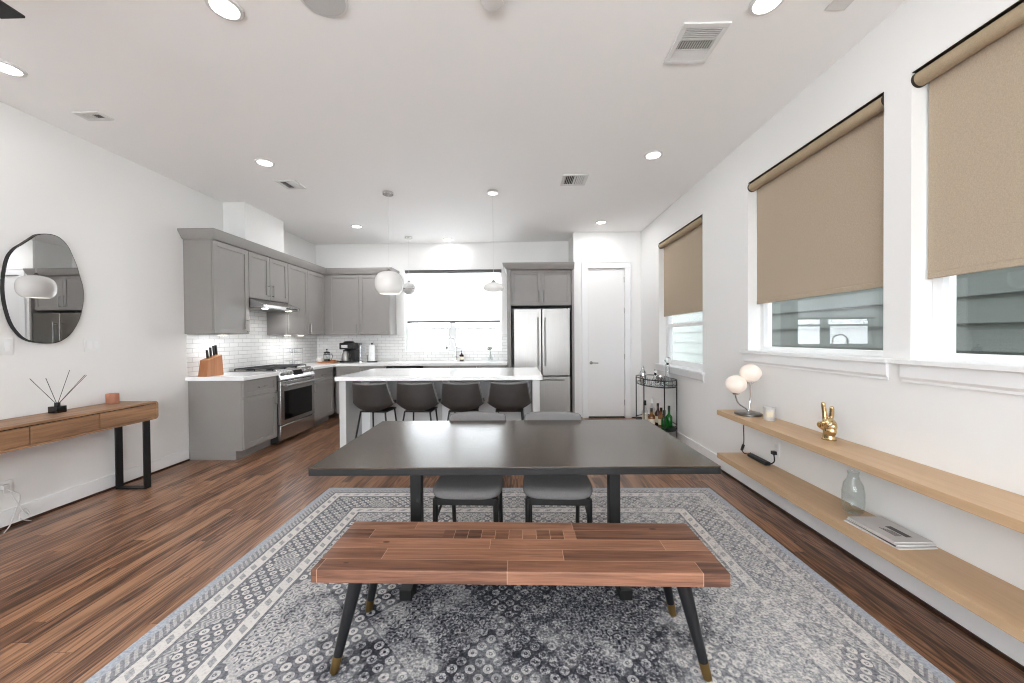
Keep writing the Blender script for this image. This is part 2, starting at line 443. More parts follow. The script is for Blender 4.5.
def tube(bm, pts, r, seg=10, r2=None, closed=False, flat=None):
    pts = [Vector(p) for p in pts]
    n = len(pts)
    rings = []
    up = None
    for i, p in enumerate(pts):
        if closed: t = (pts[(i + 1) % n] - pts[i - 1])
        else: t = pts[min(i + 1, n - 1)] - pts[max(i - 1, 0)]
        t.normalize()
        if up is None:
            up = Vector((0, 0, 1)) if abs(t.z) < 0.9 else Vector((1, 0, 0))
        a = up - t * up.dot(t)
        a.normalize(); b = t.cross(a); up = a
        rr = r if r2 is None else r + (r2 - r) * i / (n - 1)
        if flat: ra, rb = rr, rr * flat
        else: ra = rb = rr
        rings.append([bm.verts.new(p + a * (ra * math.cos(2 * PI * k / seg)) + b * (rb * math.sin(2 * PI * k / seg))) for k in range(seg)])
    ring_faces(bm, rings)
    if closed: ring_faces(bm, [rings[-1], rings[0]])
    else:
        bm.faces.new(rings[0][::-1]); bm.faces.new(rings[-1])

def ball(bm, c, rx, ry=None, rz=None, seg=20, rot=None):
    ry = ry or rx; rz = rz or rx
    mtx = Matrix.Translation(c)
    if rot is not None: mtx = mtx @ rot
    mtx = mtx @ Matrix.Diagonal((rx, ry, rz, 1))
    bmesh.ops.create_uvsphere(bm, u_segments=seg, v_segments=max(8, seg // 2), radius=1.0, matrix=mtx)

def spline(pts, n=8, closed=False):
    P = [Vector(p) for p in pts]; out = []; m = len(P)
    for i in range(m if closed else m - 1):
        if closed: a, b, c, d = P[i - 1], P[i], P[(i + 1) % m], P[(i + 2) % m]
        else: a, b, c, d = P[max(i - 1, 0)], P[i], P[i + 1], P[min(i + 2, m - 1)]
        for k in range(n):
            t = k / n
            out.append(0.5 * ((2 * b) + (c - a) * t + (2 * a - 5 * b + 4 * c - d) * t * t + (3 * b - a - 3 * c + d) * t ** 3))
    if not closed: out.append(P[-1])
    return out

def rootloc(o):
    v = Vector((0, 0, 0))
    while o is not None:
        v += o.location; o = o.parent
    return v

def obj(name, bm, mat, parent=None, bevel=0.0, smooth=True, world=False, seg=2, label=None, angle=35):
    """link one mesh object; world=True: vertices given in world space, parent is an unrotated thing"""
    if world and parent is not None:
        off = -rootloc(parent)
        for v in bm.verts: v.co += off
    bmesh.ops.recalc_face_normals(bm, faces=bm.faces)
    me = bpy.data.meshes.new(name); bm.to_mesh(me); bm.free()
    for mm in (mat if isinstance(mat, (list, tuple)) else [mat]): me.materials.append(mm)
    if smooth:
        me.polygons.foreach_set('use_smooth', [True] * len(me.polygons))
        me.set_sharp_from_angle(angle=math.radians(angle))
    o = bpy.data.objects.new(name, me); C.objects.link(o)
    if parent is not None: o.parent = parent
    if bevel:
        b = o.modifiers.new('bevel', 'BEVEL'); b.width = bevel; b.segments = seg; b.limit_method = 'ANGLE'; b.angle_limit = math.radians(40)
        b.harden_normals = False
    if label: o['label'] = label
    return o

def tag(o, label, cat, group=None):
    o['label'] = label; o['category'] = cat
    if group: o['group'] = group
    return o

def thing(name, label, cat, loc=(0, 0, 0), rotz=0.0, group=None):
    o = bpy.data.objects.new(name, None); C.objects.link(o)
    o.location = loc; o.rotation_euler = (0, 0, rotz); o.empty_display_size = 0.05
    return tag(o, label, cat, group)

def struct(name, bm, mat, parent=None, bevel=0.0, smooth=False):
    o = obj(name, bm, mat, parent, bevel, smooth)
    if parent is None: o['kind'] = 'structure'
    return o

def dup(root, loc, rotz=0.0, label=None, group=None):
    r = root.copy(); C.objects.link(r); r.location = loc; r.rotation_euler = (0, 0, rotz)
    if label: r['label'] = label
    if group: r['group'] = group
    for ch in list(root.children):
        c = ch.copy(); C.objects.link(c); c.parent = r
        for g in list(ch.children):
            d = g.copy(); C.objects.link(d); d.parent = c
    return r

def area(name, parent, loc, rot, power, size, colr=LAMP_COL, spread=PI):
    l = bpy.data.lights.new(name, 'AREA'); l.shape = 'DISK'; l.size = size; l.energy = power; l.color = colr; l.spread = spread
    o = bpy.data.objects.new(name, l); C.objects.link(o); o.location = loc; o.rotation_euler = rot
    if parent: o.parent = parent
    return o

# ------------------------------------------------------------------ room shell
OUT = 0.20
b = BM(); bx(b, XL - OUT, XR + OUT, YF - OUT, YB + OUT, -0.12, 0.0); struct('floor', b, M['floor'])
b = BM(); bx(b, XL - OUT, XR + OUT, YF - OUT, YB + OUT, H, H + 0.15); struct('ceiling', b, M['ceil'])
b = BM()
bx(b, XL - OUT, XL, YF - OUT, YB + OUT, 0, H)
struct('wall_left', b, M['wall'])
b = BM(); bx(b, XL, XL + 0.279, 4.52, 5.268, 2.525, H); struct('wall_chase', b, M['wall'])

# right wall with four window openings (the fourth is behind the camera)
WIN = [(4.04, 5.297, 0.925, 2.64), (2.055, 3.247, 1.185, 2.64), (0.715, 1.914, 1.185, 2.64), (-1.6, -0.4, 1.185, 2.64)]
b = BM()
ys = sorted([YF - OUT, YB + OUT] + [v for q in WIN for v in q[:2]])
for y0, y1 in zip(ys[:-1], ys[1:]):
    op = [q for q in WIN if q[0] <= y0 + 1e-6 and y1 <= q[1] + 1e-6]
    if op:
        bx(b, XR, XR + OUT, y0, y1, 0, op[0][2]); bx(b, XR, XR + OUT, y0, y1, op[0][3], H)
    else: bx(b, XR, XR + OUT, y0, y1, 0, H)
struct('wall_right', b, M['wall'])

# back wall with the kitchen window
KW = (-2.055, -0.31, 1.09, 2.545)
b = BM()
bx(b, XL, KW[0], YB, YB + OUT, 0, H); bx(b, KW[1], XR, YB, YB + OUT, 0, H)
bx(b, KW[0], KW[1], YB, YB + OUT, 0, KW[2]); bx(b, KW[0], KW[1], YB, YB + OUT, KW[3], H)
struct('wall_back', b, M['wall'])

# wall behind the camera, with two wide windows added to let in skylight
BW = [(-2.8, -0.8, 0.5, 2.6), (-0.5, 1.5, 0.5, 2.6)]
b = BM()
xs = [XL, BW[0][0], BW[0][1], BW[1][0], BW[1][1], XR]
for i, (x0, x1) in enumerate(zip(xs[:-1], xs[1:])):
    if i in (1, 3): bx(b, x0, x1, YF - OUT, YF, 0, BW[0][2]); bx(b, x0, x1, YF - OUT, YF, BW[0][3], H)
    else: bx(b, x0, x1, YF - OUT, YF, 0, H)
struct('wall_front', b, M['wall'])

# pantry closet walls and door opening
PX = 0.887; DX0, DX1, DZ = 1.117, 1.712, 2.437
b = BM()
bx(b, PX, DX0, YP, YP + 0.1, 0, H); bx(b, DX1, XR, YP, YP + 0.1, 0, H); bx(b, DX0, DX1, YP, YP + 0.1, DZ, H)
bx(b, PX, PX + 0.1, YP + 0.1, YB, 0, H)
struct('wall_pantry', b, M['wall'])

d = thing('door_1', 'tall white slab pantry door with a nickel lever handle', 'door', (1.41, YP, 0))
d['kind'] = 'structure'
b = BM(); bx(b, DX0 + 0.004, DX1 - 0.004, YP + 0.018, YP + 0.058, 0.022, DZ - 0.004); obj('door_slab', b, M['door'], d, 0.002, world=True)
b = BM()
cw = 0.088
bx(b, DX0 - cw, DX0, YP - 0.018, YP, 0, DZ); bx(b, DX1, DX1 + cw, YP - 0.018, YP, 0, DZ); bx(b, DX0 - cw, DX1 + cw, YP - 0.018, YP, DZ, DZ + cw)
bx(b, DX0 - cw - 0.012, DX0 - cw, YP - 0.026, YP, 0, DZ + cw); bx(b, DX1 + cw, DX1 + cw + 0.012, YP - 0.026, YP, 0, DZ + cw); bx(b, DX0 - cw - 0.012, DX1 + cw + 0.012, YP - 0.026, YP, DZ + cw, DZ + cw + 0.012)
obj('door_casing', b, M['trim'], d, 0.003, world=True)
b = BM()
lathe(b, [(0.026, 0), (0.026, 0.008), (0.011, 0.010), (0.011, 0.045)], seg=20)
for v in b.verts: v.co = Vector((v.co.x + 1.168, YP + 0.018 - v.co.z, v.co.y + 0.90))
tube(b, [(1.168, YP - 0.025, 0.90), (1.20, YP - 0.028, 0.90), (1.275, YP - 0.026, 0.898)], 0.0085, 10)
obj('door_handle', b, M['nickel'], d, world=True)
for z in (0.25, 1.0, 1.75, 2.25):
    b = BM(); tube(b, [(DX1 - 0.002, YP + 0.012, z - 0.045), (DX1 - 0.002, YP + 0.012, z + 0.045)], 0.006, 8); obj('hinge', b, M['nickel'], d, world=True)
b = BM(); bx(b, DX0, DX1, YP + 0.005, YP + 0.1, 0.0, 0.012); obj('threshold', b, M['shoe'], d, world=True)

# baseboards and dark shoe strips
b = BM(); bx(b, XL, XL + 0.014, YF, 3.98, 0.018, 0.13); struct('baseboard_left', b, M['trim'], bevel=0.003)
b = BM(); bx(b, XR - 0.014, XR, YF, YP, 0.018, 0.13); struct('baseboard_right', b, M['trim'], bevel=0.003)
b = BM()
for x0, x1 in ((PX, DX0 - 0.102), (DX1 + 0.102, XR - 0.016)): bx(b, x0, x1, YP - 0.014, YP, 0.018, 0.13)
struct('baseboard_pantry', b, M['trim'], bevel=0.003)
b = BM(); bx(b, XL, XL + 0.02, YF, 3.98, 0, 0.018); struct('trim_1', b, M['shoe'])
b = BM(); bx(b, XR - 0.02, XR, YF, YP, 0, 0.018); struct('trim_2', b, M['shoe'])
b = BM()
for x0, x1 in ((PX, DX0 - 0.102), (DX1 + 0.102, XR - 0.021)): bx(b, x0, x1, YP - 0.02, YP, 0, 0.018)
struct('trim_3', b, M['shoe'])

# ------------------------------------------------------------------ right windows, sills and shades
def side_window(n, q, label, double=False):
    y0, y1, z0, z1 = q
    root = thing('window_%d' % n, label, 'window', (XR + 0.11, (y0 + y1) / 2, z0)); root['kind'] = 'structure'
    fx0, fx1, fw = XR + 0.105, XR + 0.175, 0.045
    b = BM()
    bx(b, fx0, fx1, y0, y0 + fw, z0, z1); bx(b, fx0, fx1, y1 - fw, y1, z0, z1)
    bx(b, fx0, fx1, y0 + fw, y1 - fw, z0, z0 + fw); bx(b, fx0, fx1, y0 + fw, y1 - fw, z1 - fw, z1)
    if double:
        zm = 1.47
        bx(b, fx0 - 0.012, fx1 - 0.02, y0 + fw, y1 - fw, zm - 0.02, zm + 0.02)
        bx(b, fx0 - 0.012, fx0 + 0.025, y0 + fw, y0 + fw + 0.035, z0 + fw, zm - 0.02); bx(b, fx0 - 0.012, fx0 + 0.025, y1 - fw - 0.035, y1 - fw, z0 + fw, zm - 0.02)
        bx(b, fx0 - 0.012, fx0 + 0.025, y0 + fw, y1 - fw, z0 + fw, z0 + fw + 0.04)
    obj('window_frame', b, M['trim'], root, 0.003, world=True)
    b = BM()
    bx(b, fx0 + 0.032, fx0 + 0.036, y0 + fw, y1 - fw, z0 + fw, z1 - fw)
    obj('window_pane', b, M['pane'], root, smooth=False, world=True)
    # jamb lining, stool and apron
    b = BM()
    bx(b, XR + 0.0005, XR + 0.105, y0, y1, z0 - 0.0005, z0 + 0.012)
    bx(b, XR - 0.045, XR, y0 - 0.055, y1 + 0.055, z0 - 0.014, z0 + 0.012)
    obj('window_sill', b, M['trim'], root, 0.004, world=True)
    b = BM()
    prism(b, [(XR, z0 - 0.014), (XR - 0.020, z0 - 0.014), (XR - 0.020, z0 - 0.078), (XR - 0.010, z0 - 0.092), (XR - 0.010, z0 - 0.106), (XR, z0 - 0.106)], 'y', y0 - 0.035, y1 + 0.035)
    obj('window_apron', b, M['trim'], root, 0.002, world=True)
    portal((XR + OUT + 0.02, (y0 + y1) / 2, (z0 + z1) / 2), (0, PI / 2, 0), z1 - z0, y1 - y0)
    return root

side_window(1, WIN[0], 'tall white double hung window behind the bar cart', True)
side_window(2, WIN[1], 'white framed window in the middle of the right wall')
side_window(3, WIN[2], 'white framed window nearest the camera on the right wall')
side_window(4, WIN[3], 'white framed window behind the camera')

def side_shade(q, zb, label):
    y0, y1, z0, z1 = q
    rc = (XR + 0.034, z1 - 0.040)
    root = thing('roller_shade', label, 'shade', (rc[0], (y0 + y1) / 2, zb))
    b = BM(); tube(b, [(rc[0], y0 + 0.012, rc[1]), (rc[0], y1 - 0.012, rc[1])], 0.036, 24); obj('roll', b, M['shade_roll'], root, world=True)
    for ya, yb2 in ((y0 + 0.001, y0 + 0.012), (y1 - 0.012, y1 - 0.001)):
        b = BM(); tube(b, [(rc[0], ya, rc[1]), (rc[0], yb2, rc[1])], 0.039, 24); obj('bracket', b, M['bronze'], root, world=True)
    b = BM(); bx(b, XR + 0.002, XR + 0.068, y0 + 0.001, y1 - 0.001, z1 - 0.004, z1 - 0.0005); obj('mounting_rail', b, M['bronze'], root, world=True)
    b = BM(); fx = rc[0] + 0.0335
    bx(b, fx, fx + 0.0012, y0 + 0.016, y1 - 0.016, zb + 0.03, rc[1]); obj('fabric', b, M['shade_tan'], root, smooth=False, world=True)
    b = BM(); bx(b, fx - 0.005, fx + 0.007, y0 + 0.016, y1 - 0.016, zb, zb + 0.032); obj('hem_bar', b, M['shade_tan'], root, 0.004, world=True)
    return root

side_shade(WIN[0], 1.60, 'tan roller shade half lowered over the window behind the bar cart')
side_shade(WIN[1], 1.592, 'tan roller shade half lowered over the middle window, above the globe lamp')
side_shade(WIN[2], 1.60, 'tan roller shade nearest the camera, cut by the right edge of the photo')
# ------------------------------------------------------------------ kitchen window (wall_back)
def kitchen_window():
    x0, x1, z0, z1 = KW
    root = thing('window_5', 'wide bright kitchen window with two panes above the sink', 'window', ((x0 + x1) / 2, YB + 0.12, z0)); root['kind'] = 'structure'
    ya, yb2, fw, xm = YB + 0.11, YB + 0.17, 0.045, (x0 + x1) / 2 - 0.03
    b = BM()
    bx(b, x0, x0 + fw, ya, yb2, z0, z1); bx(b, x1 - fw, x1, ya, yb2, z0, z1); bx(b, x0 + fw, x1 - fw, ya, yb2, z0, z0 + fw); bx(b, x0 + fw, x1 - fw, ya, yb2, z1 - fw, z1)
    bx(b, xm - 0.05, xm + 0.05, ya, yb2, z0 + fw, z1 - fw)
    for p, q in ((x0 + fw, xm - 0.05), (xm + 0.05, x1 - fw)):
        bx(b, p, q, ya - 0.01, yb2 - 0.02, 1.478, 1.515)
        bx(b, p, p + 0.03, ya - 0.01, ya + 0.025, z0 + fw, 1.478); bx(b, q - 0.03, q, ya - 0.01, ya + 0.025, z0 + fw, 1.478); bx(b, p + 0.03, q - 0.03, ya - 0.01, ya + 0.025, z0 + fw, z0 + fw + 0.03)
    obj('window_frame', b, M['trim'], root, 0.003, world=True)
    for p, q in ((x0 + fw, xm - 0.05), (xm + 0.05, x1 - fw)):
        b = BM(); bx(b, p, q, ya + 0.03, ya + 0.034, z0 + fw, z1 - fw); obj('window_pane', b, M['pane'], root, smooth=False, world=True)
    b = BM(); bx(b, x0, x1, YB - 0.02, ya, z0 - 0.012, z0 + 0.008); obj('window_sill', b, M['quartz'], root, 0.003, world=True)
    portal(((x0 + x1) / 2, YB + OUT + 0.02, (z0 + z1) / 2), (-PI / 2, 0, 0), x1 - x0, z1 - z0)
    s = thing('roller_shade', 'sheer white roller shade with a thin grey hem over the kitchen window', 'shade', ((x0 + x1) / 2, YB + 0.05, 1.62))
    b = BM(); bx(b, x0 + 0.01, x1 - 0.004, YB + 0.012, YB + 0.075, z1 - 0.05, z1 - 0.001); obj('headrail', b, M['hem'], s, 0.004, world=True)
    b = BM(); bx(b, x0 + 0.035, x1 - 0.035, YB + 0.05, YB + 0.0512, 1.632, z1 - 0.05); obj('fabric', b, M['shade_white'], s, smooth=False, world=True)
    b = BM(); bx(b, x0 + 0.035, x1 - 0.035, YB + 0.036, YB + 0.060, 1.600, 1.634); obj('hem_bar', b, M['hem'], s, 0.003, world=True)
kitchen_window()
for i, (x0, x1, z0, z1) in enumerate(BW):  # unseen windows, added to brighten the room
    root = thing('window_%d' % (6 + i), ('left' if i == 0 else 'right') + ' wide window added for daylight in the wall behind the camera', 'window', ((x0 + x1) / 2, YF - 0.1, z0)); root['kind'] = 'structure'
    b = BM(); fw = 0.05
    bx(b, x0, x0 + fw, YF - 0.14, YF - 0.08, z0, z1); bx(b, x1 - fw, x1, YF - 0.14, YF - 0.08, z0, z1); bx(b, x0 + fw, x1 - fw, YF - 0.14, YF - 0.08, z0, z0 + fw); bx(b, x0 + fw, x1 - fw, YF - 0.14, YF - 0.08, z1 - fw, z1)
    bx(b, (x0 + x1) / 2 - 0.03, (x0 + x1) / 2 + 0.03, YF - 0.14, YF - 0.08, z0 + fw, z1 - fw)
    obj('window_frame', b, M['trim'], root, 0.003, world=True)
    b = BM(); bx(b, x0 + fw, x1 - fw, YF - 0.112, YF - 0.108, z0 + fw, z1 - fw); obj('window_pane', b, M['pane'], root, smooth=False, world=True)
    portal(((x0 + x1) / 2, YF - OUT - 0.02, (z0 + z1) / 2), (PI / 2, 0, 0), x1 - x0, z1 - z0)

# ------------------------------------------------------------------ outside
b = BM()
z = -3.2
while z < 4.3:
    prism(b, [(3.30, z), (3.262, z), (3.282, z + 0.205), (3.30, z + 0.205)], 'y', -3.0, 11.0)
    z += 0.20
hs = thing('house', 'neighbouring house with grey-green lap siding seen through the right windows', 'house', (3.4, 4, -3.2))
obj('siding', b, M['siding'], hs, smooth=False, world=True)
b = BM(); bx(b, 3.30, 6.0, -3.0, 11.0, -3.2, 4.3); obj('wall', b, M['cream_wall'], hs, smooth=False, world=True)
b = BM(); bx(b, -40, 40, -30, 60, -3.4, -3.2); struct('ground', b, M['ground'])
pb = thing('building', 'pale building beyond the kitchen window', 'building', (3.0, 19, -3.2))
b = BM(); bx(b, -0.9, 8.0, 18.0, 24.0, -3.2, 2.2); obj('wall', b, M['cream_wall'], pb, smooth=False, world=True)
for x0, x1, z0, z1 in ((-0.45, -0.2, 0.1, 1.6), (0.35, 0.95, 0.5, 1.9), (1.3, 1.9, 0.5, 1.9)):
    b = BM(); bx(b, x0, x1, 17.95, 18.0, z0, z1); obj('window', b, M['siding'], pb, smooth=False, world=True)

# ------------------------------------------------------------------ recessed lights and other ceiling things
def downlight(x, y, label, first=[], power=DOWN_W):
    if first:
        t = dup(first[0], (x, y, H), 0, label)
        for c in t.children:
            if c.type == 'LIGHT' and power != DOWN_W: c.data = c.data.copy(); c.data.energy = power
        return t
    t = thing('recessed_light', label, 'ceiling light', (x, y, H), 0, 'recessed ceiling lights')
    b = BM(); lathe(b, [(0.060, -0.002), (0.063, -0.012), (0.080, -0.009), (0.083, -0.0005), (0.060, -0.0005)], seg=32, caps=False)
    obj('trim_ring', b, M['vent'], t)
    b = BM(); lathe(b, [(0.061, -0.004), (0.061, -0.009)], seg=32); obj('lens', b, M['led'], t)
    area('bulb', t, (0, 0, -0.014), (0, 0, 0), DOWN_W, 0.12)
    first.append(t)
    return t
downlight(-1.490, 1.876, 'recessed ceiling light at the top edge, nearest the camera on the left')
downlight(-3.165, 2.245, 'recessed ceiling light cut by the left edge, above the oval mirror')
downlight(-2.426, 3.513, 'recessed ceiling light just before the small left ceiling vent')
downlight(1.265, 3.503, 'recessed ceiling light nearer the camera than the pantry one, before the tan shades')
downlight(1.222, 5.523, 'recessed ceiling light right above the pantry door', power=6.0)
downlight(-2.44, 5.55, 'recessed ceiling light behind the white globe pendant, over the range side', power=11.0)
downlight(-1.222, 6.36, 'recessed ceiling light above the kitchen window and sink', power=3.0)
downlight(1.272, 1.925, 'recessed ceiling light at the top edge beside the large ceiling vent')
downlight(-1.49, -0.9, 'recessed ceiling light behind the camera on the left')
downlight(1.27, -0.9, 'recessed ceiling light behind the camera on the right')

t = thing('ceiling_speaker', 'round flush white ceiling speaker at the top edge of the photo', 'speaker', (-0.965, 1.838, H))
b = BM(); lathe(b, [(0.105, -0.0005), (0.118, -0.0005), (0.117, -0.006), (0.105, -0.007)], seg=40, caps=False); obj('rim', b, M['vent'], t)
b = BM(); lathe(b, [(0.105, -0.0005), (0.105, -0.005)], seg=40); obj('grille', b, M['grille'], t)
t = thing('smoke_detector', 'small round white smoke detector at the top middle edge', 'smoke detector', (-0.122, 1.857, H))
b = BM(); lathe(b, [(0.062, -0.0005), (0.062, -0.012), (0.054, -0.028), (0.03, -0.034), (0.0, -0.034)], seg=32); obj('cover', b, M['vent'], t)
b = BM(); lathe(b, [(0.0635, -0.003), (0.0635, -0.008)], seg=32); obj('base_ring', b, M['grille'], t)

def vent(x0, x1, y0, y1, kind, label):
    cx, cy2 = (x0 + x1) / 2, (y0 + y1) / 2
    t = thing('ceiling_vent', label, 'vent', (cx, cy2, H), 0, 'ceiling air vents')
    hx, hy = (x1 - x0) / 2, (y1 - y0) / 2
    fr = 0.03
    b = BM()
    for a in ((-hx, hx, -hy, -hy + fr), (-hx, hx, hy - fr, hy), (-hx, -hx + fr, -hy + fr, hy - fr), (hx - fr, hx, -hy + fr, hy - fr)):
        bx(b, a[0], a[1], a[2], a[3], -0.010, -0.0005)
    obj('frame', b, M['vent'], t, 0.002)
    b = BM(); bx(b, -hx + fr, hx - fr, -hy + fr, hy - fr, -0.002, -0.0005); obj('duct', b, M['ventdark'], t, smooth=False)
    b = BM()
    L = hy - fr
    if kind == 'big':   # three banks of louvres with different throw
        def tilt(y, s):
            prism(b, [(y - 0.0055, -0.003), (y - 0.004, -0.003), (y + 0.0055 * s, -0.010), (y + 0.004 * s, -0.010)], 'x', -hx + fr, hx - fr)
        third = 2 * L / 3
        n = 6
        for k in range(n):
            y = -L + (k + 0.5) * third / n
            bx(b, -hx + fr, hx - fr, y - 0.0022, y + 0.0022, -0.010, -0.004)
        for k in range(14):
            x = -hx + fr + (k + 0.5) * (2 * hx - 2 * fr) / 14
            bx(b, x - 0.0022, x + 0.0022, -L + third, -L + 2 * third, -0.010, -0.004)
        for k in range(n):
            y = L - (k + 0.5) * third / n
            prism(b, [(y - third / n * 0.5, -0.003), (y - third / n * 0.5 + 0.002, -0.002), (y + third / n * 0.46, -0.009), (y + third / n * 0.46 - 0.002, -0.010)], 'x', -hx + fr, hx - fr)
        for y in (-L + third, -L + 2 * third): bx(b, -hx + fr, hx - fr, y - 0.005, y + 0.005, -0.010, -0.002)
    else:               # a two way register: one bank closed towards the camera, one open
        Lx = hx - fr
        for k in range(5):
            x = -Lx + (k + 0.5) * Lx / 5 * 0.9
            prism(b, [(x - 0.002, -0.003), (x + 0.0, -0.003), (x - 0.006 * kind, -0.010), (x - 0.008 * kind, -0.010)], 'y', -L, L)
        for k in range(5):
            x = 0.1 * Lx + (k + 0.5) * Lx / 5 * 0.9
            prism(b, [(x - 0.002, -0.003), (x + 0.0, -0.003), (x + 0.012 * kind, -0.010), (x + 0.010 * kind, -0.010)], 'y', -L, L)
        bx(b, -0.1 * Lx, 0.1 * Lx, -L, L, -0.010, -0.002)
    obj('louvres', b, M['vent'], t, smooth=False)
    return t
vent(0.905, 1.16, 2.04, 2.34, 'big', 'large white ceiling vent with three louvre banks, at the top right')
vent(0.470, 0.740, 3.89, 4.165, 1.0, 'middle white ceiling vent with one dark bank, above the refrigerator')
vent(-2.60, -2.38, 3.91, 4.14, -1.0, 'small white ceiling vent beside the recessed light on the left')
vent(-3.30, -3.10, 2.69, 2.80, 1.0, 'slim white ceiling vent near the left wall, above the mirror')
t = BM(); bx(t, 1.605, 1.71, 1.84, 1.985, H - 0.006, H - 0.0005); tag(obj('ceiling_plate', t, M['vent'], None, 0.002), 'flush white ceiling plate at the top edge near the right wall', 'plate')

fan = thing('ceiling_fan', 'dark ceiling fan with only one blade tip showing in the top left corner', 'fan', (-2.21, 0.95, 2.74))
b = BM(); lathe(b, [(0.03, 0.02), (0.11, 0.03), (0.12, 0.10), (0.05, 0.13), (0.013, 0.14), (0.013, H - 2.74 - 0.05), (0.06, H - 2.74 - 0.03), (0.06, H - 2.74 - 0.001)], seg=24); obj('motor', b, M['black'], fan)
for k in range(4):
    b = BM(); bx(b, -0.055, 0.055, 0.10, 0.645, 0.0, 0.012)
    rm = Matrix.Rotation(k * PI / 2, 4, 'Z')
    for v in b.verts: v.co = rm @ v.co
    obj('blade', b, M['black'], fan, 0.003)

# added uplights, out of view behind the camera, to brighten the ceiling
def add_uplight(x, y, label):
    t = thing('added_uplight', label, 'lamp', (x, y, 0))
    b = BM(); lathe(b, [(0.14, 0.0), (0.145, 0.004), (0.14, 0.02), (0.016, 0.03), (0.012, 0.04), (0.012, 1.74), (0.03, 1.76)], seg=28); obj('pole', b, M['black'], t)
    b = BM(); lathe(b, [(0.03, 1.755), (0.12, 1.79), (0.19, 1.86), (0.186, 1.862), (0.115, 1.80), (0.02, 1.77)], seg=36, caps=False); obj('lamp_shade', b, M['vent'], t)
    area('bulb', t, (0, 0, 1.83), (PI, 0, 0), UPLIGHT_W, 0.22, (0.84, 0.94, 1.0))
add_uplight(-2.6, -1.9, 'added unseen black uplight behind the camera on the left')
add_uplight(1.3, -1.9, 'added unseen black uplight behind the camera on the right')

# ------------------------------------------------------------------ kitchen cabinets
CT = 0.92          # countertop height
class Face:
    """u runs along the front, n out of it, z up"""
    def __init__(s, o, u, n): s.o = Vector(o); s.u = Vector(u); s.n = Vector(n)
    def box(s, bm, u0, u1, z0, z1, n0, n1):
        p = [s.o + s.u * a + s.n * c + Vector((0, 0, 1)) * z for z in (z0, z1) for c in (n0, n1) for a in (u0, u1)]
        xs, ys2, zs = [q.x for q in p], [q.y for q in p], [q.z for q in p]
        bx(bm, min(xs), max(xs), min(ys2), max(ys2), min(zs), max(zs))
    def pt(s, u, z, n): return s.o + s.u * u + s.n * n + Vector((0, 0, z))

def shaker(F, parent, name, u0, u1, z0, z1, stile=0.058, t=0.02, mat=None):
    b = BM()
    F.box(b, u0, u0 + stile, z0, z1, 0, t); F.box(b, u1 - stile, u1, z0, z1, 0, t)
    F.box(b, u0 + stile, u1 - stile, z0, z0 + stile, 0, t); F.box(b, u0 + stile, u1 - stile, z1 - stile, z1, 0, t)
    F.box(b, u0 + stile, u1 - stile, z0 + stile, z1 - stile, 0, t - 0.009)
    return obj(name, b, mat or M['cab'], parent, 0.0015, world=True)

def pull(F, parent, u, z, length, vertical=True, t=0.02, mat=None):
    b = BM(); h = length / 2
    if vertical:
        pts = [F.pt(u, z - h, t), F.pt(u, z - h, t + 0.028), F.pt(u, z + h, t + 0.028), F.pt(u, z + h, t)]
    else:
        pts = [F.pt(u - h, z, t), F.pt(u - h, z, t + 0.028), F.pt(u + h, z, t + 0.028), F.pt(u + h, z, t)]
    tube(b, pts[:2], 0.005, 8); tube(b, pts[2:], 0.005, 8)
    e = (pts[2] - pts[1]).normalized() * 0.012
    tube(b, [pts[1] - e, pts[2] + e], 0.0055, 8)
    return obj('handle', b, mat or M['nickel'], parent, world=True)

XB = -3.05          # front of base carcasses on the left run
FL = Face((XB, 0, 0), (0, 1, 0), (1, 0, 0))
FU = Face((-3.345, 0, 0), (0, 1, 0), (1, 0, 0))
FB = Face((0, 5.99, 0), (1, 0, 0), (0, -1, 0))
FBU = Face((0, 6.285, 0), (1, 0, 0), (0, -1, 0))

def base_left(y0, y1, label, end_panel=False):
    t = thing('base_cabinet', label, 'cabinet', ((XL + XB) / 2, (y0 + y1) / 2, 0), 0, 'grey base cabinets')
    b = BM()
    bx(b, XL + 0.012, XB, y0, y1, 0.10, CT - 0.045); bx(b, XL + 0.012, XB - 0.07, y0, y1, 0.0, 0.10)
    obj('body', b, M['cab'], t, 0.001, world=True)
    dr = shaker(FL, t, 'drawer', y0 + 0.004, y1 - 0.004, 0.685, CT - 0.052, 0.045)
    pull(FL, dr, (y0 + y1) / 2, 0.775, 0.11, False)
    do = shaker(FL, t, 'door', y0 + 0.004, y1 - 0.004, 0.112, 0.677)
    return t, do
t, do = base_left(3.985, 4.548, 'grey base cabinet with end panel at the near end of the kitchen run')
pull(FL, do, 4.505, 0.60, 0.13)
t, do = base_left(5.325, 5.95, 'grey base cabinet between the range and the kitchen corner')
pull(FL, do, 5.37, 0.60, 0.13)

def base_back(x0, x1, label, drawers=True, ndoor=1):
    t = thing('base_cabinet', label, 'cabinet', ((x0 + x1) / 2, 6.3, 0), 0, 'grey base cabinets')
    b = BM(); bx(b, x0, x1, 5.99, YB - 0.012, 0.10, CT - 0.045); bx(b, x0, x1, 6.06, YB - 0.012, 0, 0.10)
    obj('body', b, M['cab'], t, 0.001, world=True)
    wdt = (x1 - x0) / ndoor
    for k in range(ndoor):
        a, c = x0 + k * wdt + 0.004, x0 + (k + 1) * wdt - 0.004
        dr = shaker(FB, t, 'drawer', a, c, 0.685, CT - 0.052, 0.045); pull(FB, dr, (a + c) / 2, 0.775, 0.11, False)
        shaker(FB, t, 'door', a, c, 0.112, 0.677)
    return t
base_back(-3.00, -2.18, 'grey base cabinet in the back left corner under the coffee maker', ndoor=2)
base_back(-1.57, -0.70, 'grey sink base cabinet below the kitchen window', ndoor=2)
